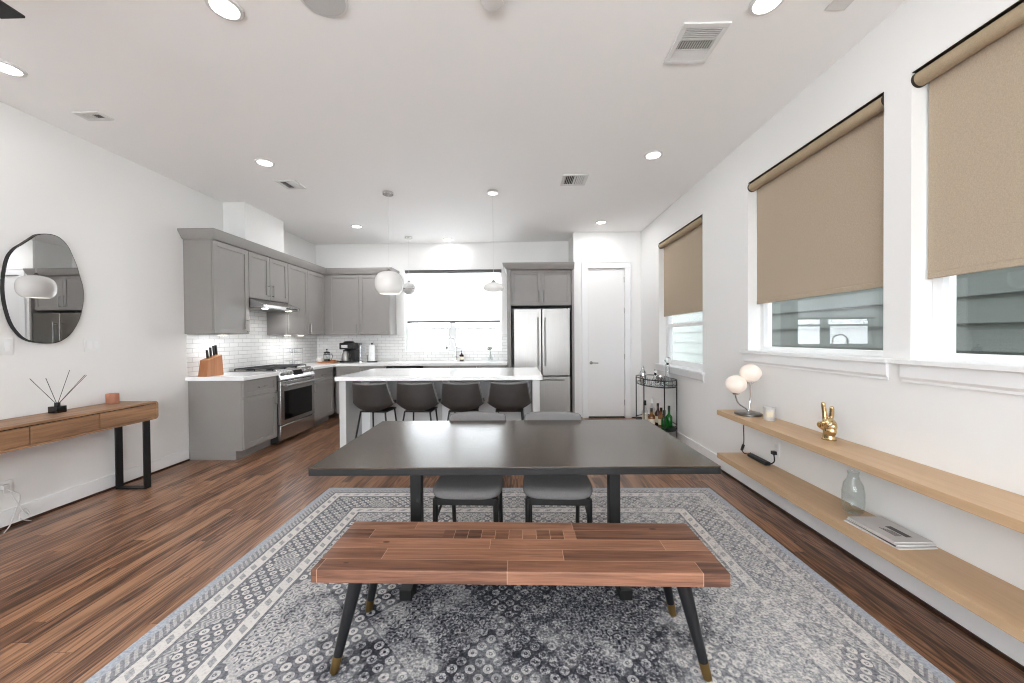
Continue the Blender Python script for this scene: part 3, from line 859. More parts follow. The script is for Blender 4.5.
base_back(-0.695, -0.215, 'grey base cabinet beside the refrigerator panel', ndoor=1)

t = thing('dishwasher', 'dishwasher with a black control strip under the back counter', 'dishwasher', (-1.875, 6.3, 0))
b = BM(); bx(b, -2.172, -1.578, 6.0, YB - 0.012, 0.02, CT - 0.046); obj('body', b, M['plastic_black'], t, world=True)
b = BM(); bx(b, -2.170, -1.580, 5.965, 6.0, 0.11, 0.80); obj('door', b, M['steel_h'], t, 0.004, world=True)
b = BM(); bx(b, -2.170, -1.580, 5.962, 6.0, 0.805, CT - 0.05); obj('control_panel', b, M['blackglass'], t, 0.004, world=True)

# countertops: a short run before the range and an L beyond it
b = BM(); bx(b, XL, XB + 0.045, 3.965, 4.549, CT - 0.045, CT)
tag(obj('countertop', b, M['quartz'], None, 0.003), 'short white quartz countertop under the knife block', 'countertop')
b = BM()
prism(b, [(XL, 5.324), (XB + 0.045, 5.324), (XB + 0.045, 5.965), (-0.205, 5.965), (-0.205, YB), (XL, YB)], 'z', CT - 0.045, CT)
tag(obj('countertop', b, M['quartz'], None, 0.003), 'long white quartz countertop under the kitchen window and round the corner', 'countertop')

b = BM(); bx(b, XL, XL + 0.010, 3.985, YB, CT, 1.388); bx(b, XL, XL + 0.010, 4.497, 5.268, 1.388, 1.84)
o = struct('trim_4', b, M['tile_y']); o['label'] = 'white subway tile backsplash on the left wall'
b = BM(); bx(b, XL + 0.010, KW[0], YB - 0.010, YB, CT, 1.388); bx(b, KW[0], KW[1], YB - 0.010, YB, CT, KW[2] - 0.013); bx(b, KW[1], -0.20, YB - 0.010, YB, CT, 1.388)
o = struct('trim_5', b, M['tile_x']); o['label'] = 'white subway tile backsplash under the kitchen window'

def upper(F, name_label, carc, doors, z0, pulls):
    t = thing('wall_cabinet', name_label, 'cabinet', ((carc[0] + carc[1]) / 2, (carc[2] + carc[3]) / 2, z0), 0, 'grey wall cabinets')
    b = BM(); bx(b, *carc, z0, 2.42); obj('body', b, M['cab'], t, 0.001, world=True)
    for (a, c), pu in zip(doors, pulls):
        do = shaker(F, t, 'door', a + 0.003, c - 0.003, z0 + 0.003, 2.415)
        if pu is not None: pull(F, do, pu, z0 + 0.10 if z0 < 1.6 else z0 + 0.12, 0.13)
    return t
upper(FU, 'tall grey wall cabinet at the near end, above the knife block', (XL, -3.345, 3.965, 4.495), [(3.968, 4.495)], 1.392, [4.455])
upper(FU, 'short two door grey wall cabinet above the range hood', (XL, -3.345, 4.497, 5.268), [(4.497, 4.882), (4.882, 5.268)], 1.845, [4.845, 4.919])
upper(FU, 'two door grey wall cabinet between the hood and the kitchen corner', (XL, -3.345, 5.270, 6.598), [(5.273, 5.765), (5.765, 6.265)], 1.392, [None, 5.81])
upper(FBU, 'two door grey wall cabinet on the back wall left of the window', (-3.343, -2.205, 6.285, YB), [(-3.265, -2.735), (-2.735, -2.208)], 1.392, [-2.775, -2.70])
b = BM()
def crown(b, line):
    prof = [(0.0, 2.42), (0.012, 2.42), (0.065, 2.50), (0.065, 2.522), (0.0, 2.522)]
    rings = []
    for (px, py, dx, dy) in line:
        rings.append([b.verts.new((px + dx * o_, py + dy * o_, z_)) for o_, z_ in prof])
    ring_faces(b, rings); b.faces.new(rings[0][::-1]); b.faces.new(rings[-1])
crown(b, [(XL + 0.001, 3.965, 0, -1), (-3.325, 3.965, 1, -1), (-3.325, 6.265, 1, -1), (-2.205, 6.265, 1, -1), (-2.205, YB - 0.001, 1, 0)])
bx(b, XL + 0.001, -3.325, 3.965, YB - 0.001, 2.421, 2.435); bx(b, -3.325, -2.205, 6.265, YB - 0.001, 2.421, 2.435)
o = tag(obj('crown_molding', b, M['cab'], None, 0), 'grey crown molding along the top of the wall cabinets', 'molding')

for x, y, lab in ((-3.44, 4.22, 'small lit puck light under the near wall cabinet, above the knife block'), (-3.44, 5.42, 'small lit puck light under the wall cabinet right after the hood'), (-3.44, 5.75, 'small lit puck light under the wall cabinet nearer the corner')):
    t = thing('puck_light', lab, 'light', (x, y, 1.392), 0, 'under cabinet puck lights')
    b = BM(); lathe(b, [(0.05, -0.0005), (0.05, -0.012), (0.04, -0.014)], seg=24); obj('housing', b, M['vent'], t)
    b = BM(); lathe(b, [(0.04, -0.0145), (0.036, -0.017)], seg=24); obj('lens', b, M['warmled'], t)
    area('bulb', t, (0, 0, -0.02), (0, 0, 0), 0.8, 0.06)

# range
ry0, ry1 = 4.553, 5.319
t = thing('range', 'stainless slide-in gas range with black oven window', 'stove', (-3.3, (ry0 + ry1) / 2, 0))
FR = Face((-3.03, 0, 0), (0, 1, 0), (1, 0, 0))
b = BM(); bx(b, XL + 0.02, -3.03, ry0, ry1, 0.03, 0.90); bx(b, XL + 0.02, -3.1, ry0 + 0.03, ry1 - 0.03, 0.0, 0.03); obj('body', b, M['iron'], t, 0.002, world=True)
b = BM(); bx(b, XL + 0.02, -3.06, ry0, ry1, 0.90, 0.928); obj('cooktop', b, M['steel'], t, 0.004, world=True)
b = BM(); prism(b, [(-3.06, 0.80), (-2.985, 0.80), (-2.985, 0.83), (-3.045, 0.935), (-3.06, 0.935)], 'y', ry0, ry1); cp = obj('control_panel', b, M['steel_h'], t, 0.003, world=True)
nrm = Vector((0.105, 0, 0.06)).normalized()
for k, yy in enumerate((4.64, 4.715, 4.79, 5.12, 5.195, 5.262)):
    c0 = Vector((-3.012, yy, 0.878)); b = BM(); tube(b, [c0, c0 + nrm * 0.012, c0 + nrm * 0.034], 0.026, 18, 0.020); obj('knob', b, M['steel'], cp, 0.002, world=True)
b = BM(); c0 = Vector((-3.010, 4.955, 0.878)); e1 = Vector((0, 1, 0)); e2 = nrm.cross(e1)
hexa(b, [c0 + e1 * a + e2 * c for a, c in ((-0.10, -0.035), (0.10, -0.035), (0.10, 0.035), (-0.10, 0.035))], [c0 + nrm * 0.004 + e1 * a + e2 * c for a, c in ((-0.10, -0.035), (0.10, -0.035), (0.10, 0.035), (-0.10, 0.035))])
obj('display', b, M['blackglass'], cp, world=True)
b = BM(); FR.box(b, ry0 + 0.004, ry1 - 0.004, 0.245, 0.79, 0, 0.042); od = obj('oven_door', b, M['steel_h'], t, 0.004, world=True)
b = BM(); FR.box(b, ry0 + 0.075, ry1 - 0.075, 0.30, 0.665, 0.041, 0.046); obj('oven_window', b, M['blackglass'], od, 0.003, world=True)
b = BM(); tube(b, [FR.pt(ry0 + 0.04, 0.742, 0.088), FR.pt(ry1 - 0.04, 0.742, 0.088)], 0.013, 14)
for u in (ry0 + 0.06, ry1 - 0.06): tube(b, [FR.pt(u, 0.742, 0.04), FR.pt(u, 0.742, 0.088)], 0.010, 10)
obj('handle', b, M['steel'], od, world=True)
b = BM(); FR.box(b, ry0 + 0.004, ry1 - 0.004, 0.05, 0.235, 0, 0.038); obj('storage_drawer', b, M['steel_h'], t, 0.004, world=True)
for gy in (4.69, 4.936, 5.182):     # three cast grates
    b = BM()
    for xx in (-3.58, -3.33, -3.10): tube(b, [(xx, gy - 0.115, 0.955), (xx, gy + 0.115, 0.955)], 0.007, 6)
    for yy in (gy - 0.115, gy - 0.04, gy + 0.04, gy + 0.115): tube(b, [(-3.58, yy, 0.955), (-3.10, yy, 0.955)], 0.007, 6)
    for xx in (-3.58, -3.33, -3.10):
        for yy in (gy - 0.115, gy + 0.115): tube(b, [(xx, yy, 0.928), (xx, yy, 0.955)], 0.007, 6)
    obj('grate', b, M['iron'], t, world=True)
    for xx in (-3.47, -3.21):
        b = BM(); lathe(b, [(0.05, 0), (0.05, 0.008), (0.034, 0.010), (0.034, 0.018), (0.0, 0.018)], (xx, gy, 0.928), 20); obj('burner', b, M['iron'], t, world=True)

# range hood
t = thing('range_hood', 'slim stainless under-cabinet range hood with lit lamps', 'range hood', (-3.4, 4.882, 1.74))
b = BM(); prism(b, [(XL + 0.012, 1.843), (-3.335, 1.843), (-3.150, 1.760), (-3.150, 1.722), (XL + 0.012, 1.722)], 'y', 4.502, 5.263); obj('shell', b, M['steel_h'], t, 0.004, world=True)
b = BM(); bx(b, -3.60, -3.20, 4.54, 5.22, 1.716, 1.722); obj('filter', b, M['nickel'], t, world=True)
b = BM(); bx(b, -3.150, -3.146, 4.95, 5.20, 1.733, 1.748); obj('switch_strip', b, M['plastic_black'], t, world=True)
for yy in (4.64, 5.12):
    b = BM(); lathe(b, [(0.035, 0), (0.033, -0.005)], (-3.23, yy, 1.716), 20); obj('lamp', b, M['warmled'], t, world=True)
    area('bulb', t, Vector((-3.23, yy, 1.706)) - t.location, (0, 0, 0), 1.0, 0.06)

# ------------------------------------------------------------------ refrigerator and its surround
t = thing('refrigerator_surround', 'tall grey cabinet framing the refrigerator with two doors on top', 'cabinet', (0.345, 6.3, 0))
b = BM(); bx(b, -0.198, -0.135, 5.985, YB - 0.004, 0, 2.42); bx(b, 0.85, 0.884, 5.985, YB - 0.004, 0, 2.42); bx(b, -0.135, 0.85, 6.045, YB - 0.004, 1.84, 2.42); obj('body', b, M['cab'], t, 0.001, world=True)
FF = Face((0, 6.045, 0), (1, 0, 0), (0, -1, 0))
for a, c, pu in ((-0.133, 0.357, 0.318), (0.359, 0.848, 0.398)):
    do = shaker(FF, t, 'door', a, c, 1.845, 2.405); pull(FF, do, pu, 1.985, 0.17)
b = BM(); crown(b, [(-0.198, YB - 0.001, -1, 0), (-0.198, 5.985, -1, -1), (0.886, 5.985, 0, -1)]); bx(b, -0.198, 0.886, 5.985, YB - 0.001, 2.421, 2.435); obj('crown', b, M['cab'], t, world=True)

t = thing('refrigerator', 'stainless french door refrigerator with bottom freezer drawer', 'refrigerator', (0.362, 6.3, 0))
b = BM(); bx(b, -0.095, 0.819, 6.055, YB - 0.03, 0.02, 1.775); obj('body', b, M['iron'], t, 0.003, world=True)
FG = Face((0, 6.055, 0), (1, 0, 0), (0, -1, 0))
def fdoor(name, a, c, z0, z1):
    b = BM(); FG.box(b, a, c, z0, z1, 0.005, 0.075); return obj(name, b, M['steel'], t, 0.008, world=True, seg=3)
dl = fdoor('door', -0.093, 0.355, 0.70, 1.785); dr = fdoor('door', 0.363, 0.817, 0.70, 1.785); dz = fdoor('freezer_drawer', -0.093, 0.817, 0.06, 0.688)
for p_, u in ((dl, 0.302), (dr, 0.415)):
    b = BM(); tube(b, [FG.pt(u, 0.86, 0.122), FG.pt(u, 1.64, 0.122)], 0.012, 12)
    for z in (0.89, 1.61): tube(b, [FG.pt(u, z, 0.07), FG.pt(u, z, 0.122)], 0.009, 8)
    obj('handle', b, M['nickel'], p_, world=True)
b = BM(); tube(b, [FG.pt(0.0, 0.635, 0.122), FG.pt(0.72, 0.635, 0.122)], 0.012, 12)
for u in (0.03, 0.69): tube(b, [FG.pt(u, 0.635, 0.07), FG.pt(u, 0.635, 0.122)], 0.009, 8)
obj('handle', b, M['nickel'], dz, world=True)

# ------------------------------------------------------------------ island
IX0, IX1, IY0, IY1 = -1.968, 0.240, 3.885, 4.96
b = BM(); bx(b, IX0, IX1, IY0, IY1, CT - 0.045, CT)
tag(obj('island_countertop', b, M['quartz'], None, 0.003), 'thick white quartz island countertop over the bar stools', 'countertop')
t = thing('kitchen_island', 'light grey kitchen island with open seating side for stools', 'kitchen island', ((IX0 + IX1) / 2, 4.45, 0))
for x0, x1 in ((IX0 + 0.014, IX0 + 0.086), (IX1 - 0.105, IX1 - 0.028)):
    b = BM(); bx(b, x0, x1, IY0 + 0.07, IY1 - 0.04, 0, CT - 0.0455); obj('end_panel', b, M['island'], t, 0.002, world=True)
b = BM(); bx(b, IX0 + 0.087, IX1 - 0.106, 4.36, IY1 - 0.05, 0.0, CT - 0.0455); obj('cabinet_body', b, M['island'], t, 0.002, world=True)
b = BM()
for x0, x1 in ((IX0 + 0.087, IX0 + 0.185), (IX1 - 0.19, IX1 - 0.106), (-0.92, -0.83)): bx(b, x0, x1, 4.345, 4.36, 0.0, CT - 0.0455)
bx(b, IX0 + 0.185, IX1 - 0.19, 4.345, 4.36, 0.0, 0.11)
obj('back_trim', b, M['trim'], t, 0.002, world=True)

# ------------------------------------------------------------------ bar stools
def surf(nu, nv, fn, thick):
    bm = BM(); g_ = [[bm.verts.new(fn(-1 + 2 * i / nu, j / nv)) for i in range(nu + 1)] for j in range(nv + 1)]
    for j in range(nv):
        for i in range(nu): bm.faces.new((g_[j][i], g_[j][i + 1], g_[j + 1][i + 1], g_[j + 1][i]))
    return bm

def stool_shell(u, v):
    # v 0 = front lip of the seat (+y, towards the island), v 1 = top of the back (-y, towards the room)
    prof = [(0.20, 0.575), (0.17, 0.592), (0.05, 0.575), (-0.08, 0.552), (-0.160, 0.548), (-0.205, 0.60), (-0.225, 0.71), (-0.242, 0.838)]
    half = [0.185, 0.20, 0.217, 0.225, 0.228, 0.221, 0.208, 0.188]
    cup = [0.01, 0.025, 0.055, 0.08, 0.075, 0.035, 0.0, 0.0]      # rise of the side edges
    wrap = [0, 0, 0, 0.01, 0.05, 0.085, 0.075, 0.045]           # forward wrap of the side edges
    x = v * (len(prof) - 1); i = min(int(x), len(prof) - 2); f = x - i
    f = f * f * (3 - 2 * f) * 0.4 + f * 0.6
    L = lambda a: a[i] + (a[i + 1] - a[i]) * f
    y = prof[i][0] + (prof[i + 1][0] - prof[i][0]) * f; z = prof[i][1] + (prof[i + 1][1] - prof[i][1]) * f
    q = abs(u) ** 2.2
    tip = 0.012 * q * max(0.0, (v - 0.8) / 0.2)
    return (u * L(half), y + L(wrap) * q, z + L(cup) * q + tip)

def make_stool(label):
    t = thing('bar_stool', label, 'stool', (0, 0, 0), 0, 'bar stools at the island')
    b = surf(18, 28, stool_shell, 0.02)
    o = obj('seat_shell', b, M['leather'], t, angle=180)
    s = o.modifiers.new('thickness', 'SOLIDIFY'); s.thickness = 0.024; s.offset = 0.0
    bv = o.modifiers.new('edge', 'BEVEL'); bv.width = 0.009; bv.segments = 2; bv.limit_method = 'ANGLE'; bv.angle_limit = math.radians(60)
    # stitched piping on the rim of the back
    b = BM(); rim = [stool_shell(-1 + 2 * k / 24, 1.0) for k in range(25)]
    rim = [stool_shell(-1, 0.55 + 0.45 * k / 12) for k in range(12)] + rim + [stool_shell(1, 1.0 - 0.45 * k / 12) for k in range(1, 13)]
    tube(b, rim, 0.0135, 8); obj('piping', b, M['cushion'], t)
    b = BM(); bx(b, -0.15, 0.15, -0.13, 0.13, 0.520, 0.534); obj('mount_plate', b, M['black'], t, 0.002)
    for sx in (-1, 1):
        for y0, y1, x0, x1 in ((0.12, 0.19, 0.13, 0.165), (-0.13, -0.20, 0.14, 0.215)):
            b = BM(); tube(b, [(sx * x0, y0, 0.528), (sx * x1, y1, 0.0)], 0.0095, 10); obj('leg', b, M['black'], t)
    b = BM()
    zf = 0.22; f = 1 - zf / 0.552
    c = [(-(0.13 + 0.035 * f), 0.12 + 0.07 * f), (0.13 + 0.035 * f, 0.12 + 0.07 * f), (0.14 + 0.075 * f, -(0.13 + 0.07 * f)), (-(0.14 + 0.075 * f), -(0.13 + 0.07 * f))]
    for k in (0, 1, 3): tube(b, [(*c[k], zf), (*c[(k + 1) % 4], zf)], 0.008, 8)
    obj('footrest', b, M['black'], t)
    return t
stool_x = [-1.585, -1.105, -0.622, -0.115]
sl = ['charcoal bucket bar stool at the left end of the island', 'charcoal bucket bar stool second from the left at the island', 'charcoal bucket bar stool third from the left, behind the left dining chair', 'charcoal bucket bar stool at the right end of the island']
s0 = make_stool(sl[0]); s0.location = (stool_x[0], 4.11, 0); s0.rotation_euler = (0, 0, -0.10)
for x, l, a in zip(stool_x[1:], sl[1:], (-0.06, -0.04, 0.0)): dup(s0, (x, 4.11, 0), a, l)

# ------------------------------------------------------------------ rug
RX, RY, RHX, RHY = -0.026, 2.005, 1.663, 1.22
b = BM(); bx(b, -RHX, RHX, -RHY, RHY, 0.0005, 0.009)
o = obj('rug', b, rug_mat(RHX, RHY), None, 0.003); o.location = (RX, RY, 0)
tag(o, 'large distressed grey and navy patterned area rug under the dining table', 'rug')

# ------------------------------------------------------------------ dining table
FZ = 0.0095
t = thing('dining_table', 'dark espresso rectangular dining table on black trestle legs', 'table', (-0.036, 2.0965, FZ), 0.0127)
TZ = 0.75 - FZ
b = BM(); bx(b, -0.915, 0.915, -0.4635, 0.4635, TZ - 0.006, TZ); obj('tabletop', b, M['tabletop'], t, 0.0015)
b = BM(); bx(b, -0.915, 0.915, -0.4635, 0.4635, TZ - 0.036, TZ - 0.0062); obj('edge_band', b, M['tableedge'], t, 0.002)
for x, yo in ((-0.548, 0), (0.556, 0)):
    b = BM(); bx(b, x - 0.030, x + 0.030, -0.06, 0.0, 0.055, TZ - 0.06); obj('leg', b, M['darkwood'], t, 0.003)
    b = BM(); bx(b, x - 0.031, x + 0.031, -0.265, 0.265, 0.0, 0.054); obj('foot', b, M['darkwood'], t, 0.003)
    b = BM(); bx(b, x - 0.031, x + 0.031, -0.33, 0.33, TZ - 0.06, TZ - 0.0365); obj('top_rail', b, M['darkwood'], t, 0.003)

# ------------------------------------------------------------------ bench
t = thing('bench', 'reddish brown reclaimed plank bench on splayed black legs', 'bench', (-0.0138, 1.592, FZ), -0.0085)
BZ = 0.43 - FZ
b = BM(); bx(b, -0.802, 0.802, -0.191, 0.191, BZ - 0.052, BZ); obj('seat', b, M['bench'], t, 0.004)
b = BM(); bx(b, -0.70, 0.70, -0.10, 0.10, BZ - 0.075, BZ - 0.0525); obj('mount_rail', b, M['benchleg'], t, 0.002)
for sx in (-1, 1):
    for sy in (-1, 1):
        a = Vector((sx * 0.645, sy * 0.125, BZ - 0.0525)); c = Vector((sx * 0.728, sy * 0.165, 0.0))
        k = 0.165
        m_ = c + (a - c) * k
        b = BM(); tube(b, [a, m_], 0.029, 18, 0.0175); lg = obj('leg', b, M['benchleg'], t)
        b = BM(); tube(b, [m_, c], 0.0188, 18, 0.0165); obj('ferrule', b, M['brass'], lg, label='brass leg tip')

# ------------------------------------------------------------------ dining chairs
def make_chair(label):
    t = thing('dining_chair', label, 'chair', (0, 0, 0), 0, 'grey dining chairs behind the table')
    # local: front of chair at -y
    def seat_fn(w, dpt, z):
        return [(w * math.copysign(abs(math.cos(a)) ** 0.5, math.cos(a)), dpt * math.copysign(abs(math.sin(a)) ** 0.5, math.sin(a)), z) for a in [2 * PI * k / 40 for k in range(40)]]
    b = BM(); rings = []
    for sc, z in ((0.90, 0.405), (0.98, 0.412), (1.0, 0.428), (0.985, 0.446), (0.93, 0.458), (0.78, 0.464), (0.4, 0.466)):
        ring = []
        for px, py, pz in seat_fn(0.212 * sc, 0.215 * sc, z):
            py = py * 1.10 + 0.02; taper = 1.0 - 0.10 * (py + 0.215) / 0.47
            ring.append(b.verts.new((px * taper, py, pz - 0.012 * (1 - abs(px) / 0.212) * (1 if py < 0 else 0.4) * 0)))
        rings.append(ring)
    ring_faces(b, rings); b.faces.new(rings[0][::-1]); b.faces.new(rings[-1]); obj('seat', b, M['cushion'], t, angle=180)
    def back(u, v):
        q = u * u
        x = u * (0.205 - 0.012 * (v - 0.5) ** 2 * 4)
        return (x, 0.350 - 0.034 * q + 0.03 * (v - 0.5), 0.608 + 0.183 * v - 0.012 * q * (1 if v > 0.5 else -1) * abs(v - 0.5) * 2)
    b = surf(16, 8, back, 0.03)
    o = obj('backrest', b, M['cushion'], t, angle=180)
    s = o.modifiers.new('thickness', 'SOLIDIFY'); s.thickness = 0.034; s.offset = 0
    bv = o.modifiers.new('edge', 'BEVEL'); bv.width = 0.014; bv.segments = 3; bv.limit_method = 'ANGLE'; bv.angle_limit = math.radians(60)
    b = BM()
    for a in ((-0.178, 0.178, -0.185, -0.163), (-0.162, 0.162, 0.225, 0.247)): bx(b, a[0], a[1], a[2], a[3], 0.366, 0.405)
    for sx in (-1, 1): bx(b, sx * 0.172 - 0.01, sx * 0.172 + 0.01, -0.163, 0.225, 0.366, 0.405)
    obj('apron', b, M['darkwood'], t, 0.002)
    for sx in (-1, 1):
        b = BM(); tube(b, [(sx * 0.172, -0.172, 0.40), (sx * 0.178, -0.182, 0.0)], 0.017, 10, 0.012); obj('leg', b, M['darkwood'], t)
        b = BM(); tube(b, [(sx * 0.163, 0.295, 0.0), (sx * 0.163, 0.245, 0.36), (sx * 0.163, 0.262, 0.46), (sx * 0.160, 0.322, 0.70)], 0.014, 10, 0.012); obj('leg', b, M['darkwood'], t)
        b = BM(); tube(b, [(sx * 0.176, -0.165, 0.27), (sx * 0.165, 0.235, 0.375)], 0.008, 8); obj('brace', b, M['darkwood'], t)
    return t
c0 = make_chair('grey upholstered dining chair behind the table, left of the two')
c0.location = (-0.309, 2.262, FZ); c0.rotation_euler = (0, 0, -0.03)
dup(c0, (0.219, 2.262, FZ), -0.03, 'grey upholstered dining chair behind the table, right of the two')

# ------------------------------------------------------------------ wall shelves
for z, lab in ((0.685, 'upper light oak floating wall shelf holding the lamp and gold hand'), (0.312, 'lower light oak floating wall shelf holding the vase and magazines')):
    b = BM(); bx(b, -0.276 / 2, 0.276 / 2, -1.55, 1.55, -0.042, 0)
    o = obj('wall_shelf', b, M['oak'], None, 0.002); o.location = (XR - 0.1382, 3.235 - 1.55, z)
    tag(o, lab, 'shelf')

# globe lamp
LB = Vector((1.842, 3.02, 0.685))
t = thing('table_lamp', 'lit table lamp with two white opal globes on chrome stems', 'lamp', LB)
b = BM(); lathe(b, [(0.094, 0.0), (0.098, 0.004), (0.098, 0.016), (0.09, 0.020), (0.0, 0.021)], seg=36); obj('base', b, M['nickel'], t)
for gx, gy, gz, dx in ((1.752, 3.03, 0.930, -0.05), (1.868, 3.03, 1.02, 0.045)):
    g_ = Vector((gx, gy, gz)) - LB
    b = BM()
    tube(b, spline([(0.0, 0, 0.02), (0.0 + dx * 0.2, 0, 0.045), (g_.x * 0.75, g_.y, 0.09), (g_.x, g_.y, 0.14), (g_.x, g_.y, g_.z - 0.068)], 8), 0.006, 10)
    st = obj('stem', b, M['chrome'], t)
    b = BM(); ball(b, g_, 0.077, 0.077, 0.073, 32); obj('globe', b, M['lit_globe'], t)
    b = BM(); lathe(b, [(0.022, 0), (0.026, 0.01), (0.026, 0.014)], (g_.x, g_.y, g_.z - 0.082), 18); obj('collar', b, M['chrome'], st)
    # power strip and cord on the lower shelf
t = thing('power_strip', 'black power strip with a cord on the lower wall shelf', 'power strip', (1.92, 3.06, 0.312))
b = BM(); bx(b, 1.90, 1.945, 2.90, 3.13, 0.3125, 0.340); obj('body', b, M['plastic_black'], t, 0.006, world=True)
for k in range(4):
    b = BM(); bx(b, 1.912, 1.934, 2.915 + k * 0.05, 2.945 + k * 0.05, 0.340, 0.343); obj('socket', b, M['iron'], t, 0.002, world=True)
b = BM(); tube(b, spline([(1.922, 2.905, 0.33), (1.93, 2.88, 0.335), (1.95, 2.87, 0.36), (1.957, 2.89, 0.415)], 8), 0.0045, 8); bx(b, 1.945, 1.974, 2.875, 2.905, 0.405, 0.43); obj('plug', b, M['plastic_black'], t, world=True)
b = BM(); tube(b, spline([(1.89, 3.145, 0.642), (1.888, 3.155, 0.55), (1.885, 3.15, 0.42), (1.89, 3.19, 0.36), (1.905, 3.18, 0.325), (1.92, 3.155, 0.325), (1.925, 3.12, 0.345)], 10), 0.004, 8)
tube(b, [(1.887, 3.157, 0.40), (1.886, 3.168, 0.375), (1.893, 3.19, 0.35)], 0.011, 10)
tag(obj('lamp_cord', b, M['plastic_black'], None), 'black lamp cord hanging from the upper shelf to the power strip', 'cord')

def wall_plate(axis, c, label, kind, name='wall_outlet'):
    t = thing(name, label, 'outlet' if kind == 'outlet' else 'switch', c)
    s = {'+x': 1, '-x': -1}.get(axis)
    b = BM()
    if s: bx(b, min(0.0005 * s, 0.007 * s), max(0.0005 * s, 0.007 * s), -0.036 if kind == 'outlet' else -0.06, 0.036 if kind == 'outlet' else 0.06, -0.058, 0.058)
    else: bx(b, -0.036, 0.036, -0.007, -0.0005, -0.058, 0.058)
    obj('cover_plate', b, M['plastic_white'], t, 0.002)
    if kind == 'outlet':
        for z in (-0.02, 0.02):
            b = BM()
            if s: bx(b, min(0.007 * s, 0.009 * s), max(0.007 * s, 0.009 * s), -0.016, 0.016, z - 0.015, z + 0.015)
            else: bx(b, -0.016, 0.016, -0.009, -0.007, z - 0.015, z + 0.015)
            obj('socket', b, M['vent'], t, 0.002)
    else:
        for y in (-0.024, 0.024):
            b = BM(); bx(b, min(0.007 * s, 0.010 * s), max(0.007 * s, 0.010 * s), y - 0.016, y + 0.016, -0.033, 0.033); obj('rocker', b, M['trim'], t, 0.002)
    return t
wall_plate('-x', (XR, 2.885, 0.45), 'white wall outlet between the two wall shelves', 'outlet')
wall_plate('+x', (XL, 3.09, 1.29), 'white light switch plate right of the oval mirror', 'switch', 'light_switch')
wall_plate('+x', (XL, 2.535, 1.29), 'white light switch plate below the mirror at the left edge', 'switch', 'light_switch')
wall_plate('-y', (-3.15, YB - 0.010, 1.13), 'white wall outlet on the tile behind the french press', 'outlet')
wall_plate('-y', (-2.79, YB - 0.010, 1.13), 'white wall outlet on the tile beside the paper towel holder', 'outlet')
wall_plate('+x', (XL + 0.010, 5.86, 1.13), 'white wall outlet on the tile in the left kitchen corner', 'outlet')
wall_plate('+x', (XL, 2.54, 0.28), 'white wall outlet under the console table', 'outlet')

# candle jar
t = thing('candle_jar', 'frosted glass candle jar with white label beside the globe lamp', 'candle', (1.885, 2.83, 0.685))
b = BM(); lathe(b, [(0.0, 0.0), (0.036, 0.0), (0.038, 0.004), (0.040, 0.098), (0.0375, 0.098), (0.036, 0.078), (0.0, 0.078)], seg=28, caps=False); obj('jar', b, M['frost'], t)
b = BM(); lathe(b, [(0.0355, 0.01), (0.0355, 0.074), (0, 0.074)], seg=24); obj('wax', b, M['plastic_white'], t)
b = BM(); tube(b, [(0, 0, 0.074), (0.001, 0, 0.086)], 0.0012, 6); obj('wick', b, M['black'], t)
b = BM()
rr = 0.0402; vs0, vs1 = [], []
for k in range(9):
    a = math.radians(205 + k * 9); vs0.append(b.verts.new((rr * math.cos(a), rr * math.sin(a), 0.03))); vs1.append(b.verts.new((rr * math.cos(a), rr * math.sin(a), 0.075)))
for k in range(8): b.faces.new((vs0[k], vs0[k + 1], vs1[k + 1], vs1[k]))
obj('paper_label', b, M['label'], t)

# gold hand
t = thing('hand_sculpture', 'polished gold hand sculpture making a peace sign on the upper shelf', 'sculpture', (1.885, 2.292, 0.685), math.radians(-78))
b = BM()
lathe(b, [(0.036, 0.0), (0.037, 0.004), (0.034, 0.008), (0.031, 0.03), (0.030, 0.05)], seg=28, sx=1.0, sy=0.85)
ball(b, (0, 0.002, 0.085), 0.044, 0.030, 0.050, 24)
ball(b, (0.006, 0.0, 0.055), 0.037, 0.029, 0.036, 20)
def finger(pts, r0, r1):
    pp = spline(pts, 6); tube(b, pp, r0, 12, r1); ball(b, pp[-1], r1, seg=12); ball(b, pp[0], r0, seg=12)
finger([(-0.024, 0.003, 0.105), (-0.027, 0.004, 0.145), (-0.030, 0.002, 0.180), (-0.032, -0.002, 0.214)], 0.0150, 0.0118)    # index
finger([(0.002, 0.004, 0.112), (0.010, 0.005, 0.142), (0.015, 0.003, 0.172), (0.018, -0.001, 0.198)], 0.0145, 0.0115)       # middle
finger([(0.016, 0.003, 0.108), (0.021, -0.012, 0.128), (0.018, -0.038, 0.118), (0.012, -0.040, 0.092)], 0.0122, 0.0105)        # ring, curled
finger([(0.032, 0.003, 0.098), (0.037, -0.010, 0.114), (0.034, -0.032, 0.104), (0.026, -0.035, 0.082)], 0.0112, 0.0095)        # little, curled
finger([(-0.030, -0.004, 0.062), (-0.036, -0.026, 0.080), (-0.020, -0.046, 0.098), (0.006, -0.052, 0.108)], 0.0125, 0.0090)   # thumb over them
o = obj('hand', b, M['gold'], t, angle=180)
rm = o.modifiers.new('fuse', 'REMESH'); rm.mode = 'VOXEL'; rm.voxel_size = 0.0028; rm.use_smooth_shade = True
sm = o.modifiers.new('soften', 'SMOOTH'); sm.factor = 0.5; sm.iterations = 4
b = BM(); lathe(b, [(0.038, 0.0002), (0.039, 0.003), (0.039, 0.007), (0.036, 0.009)], seg=28, sx=1.0, sy=0.87); obj('base_rim', b, M['gold'], t)

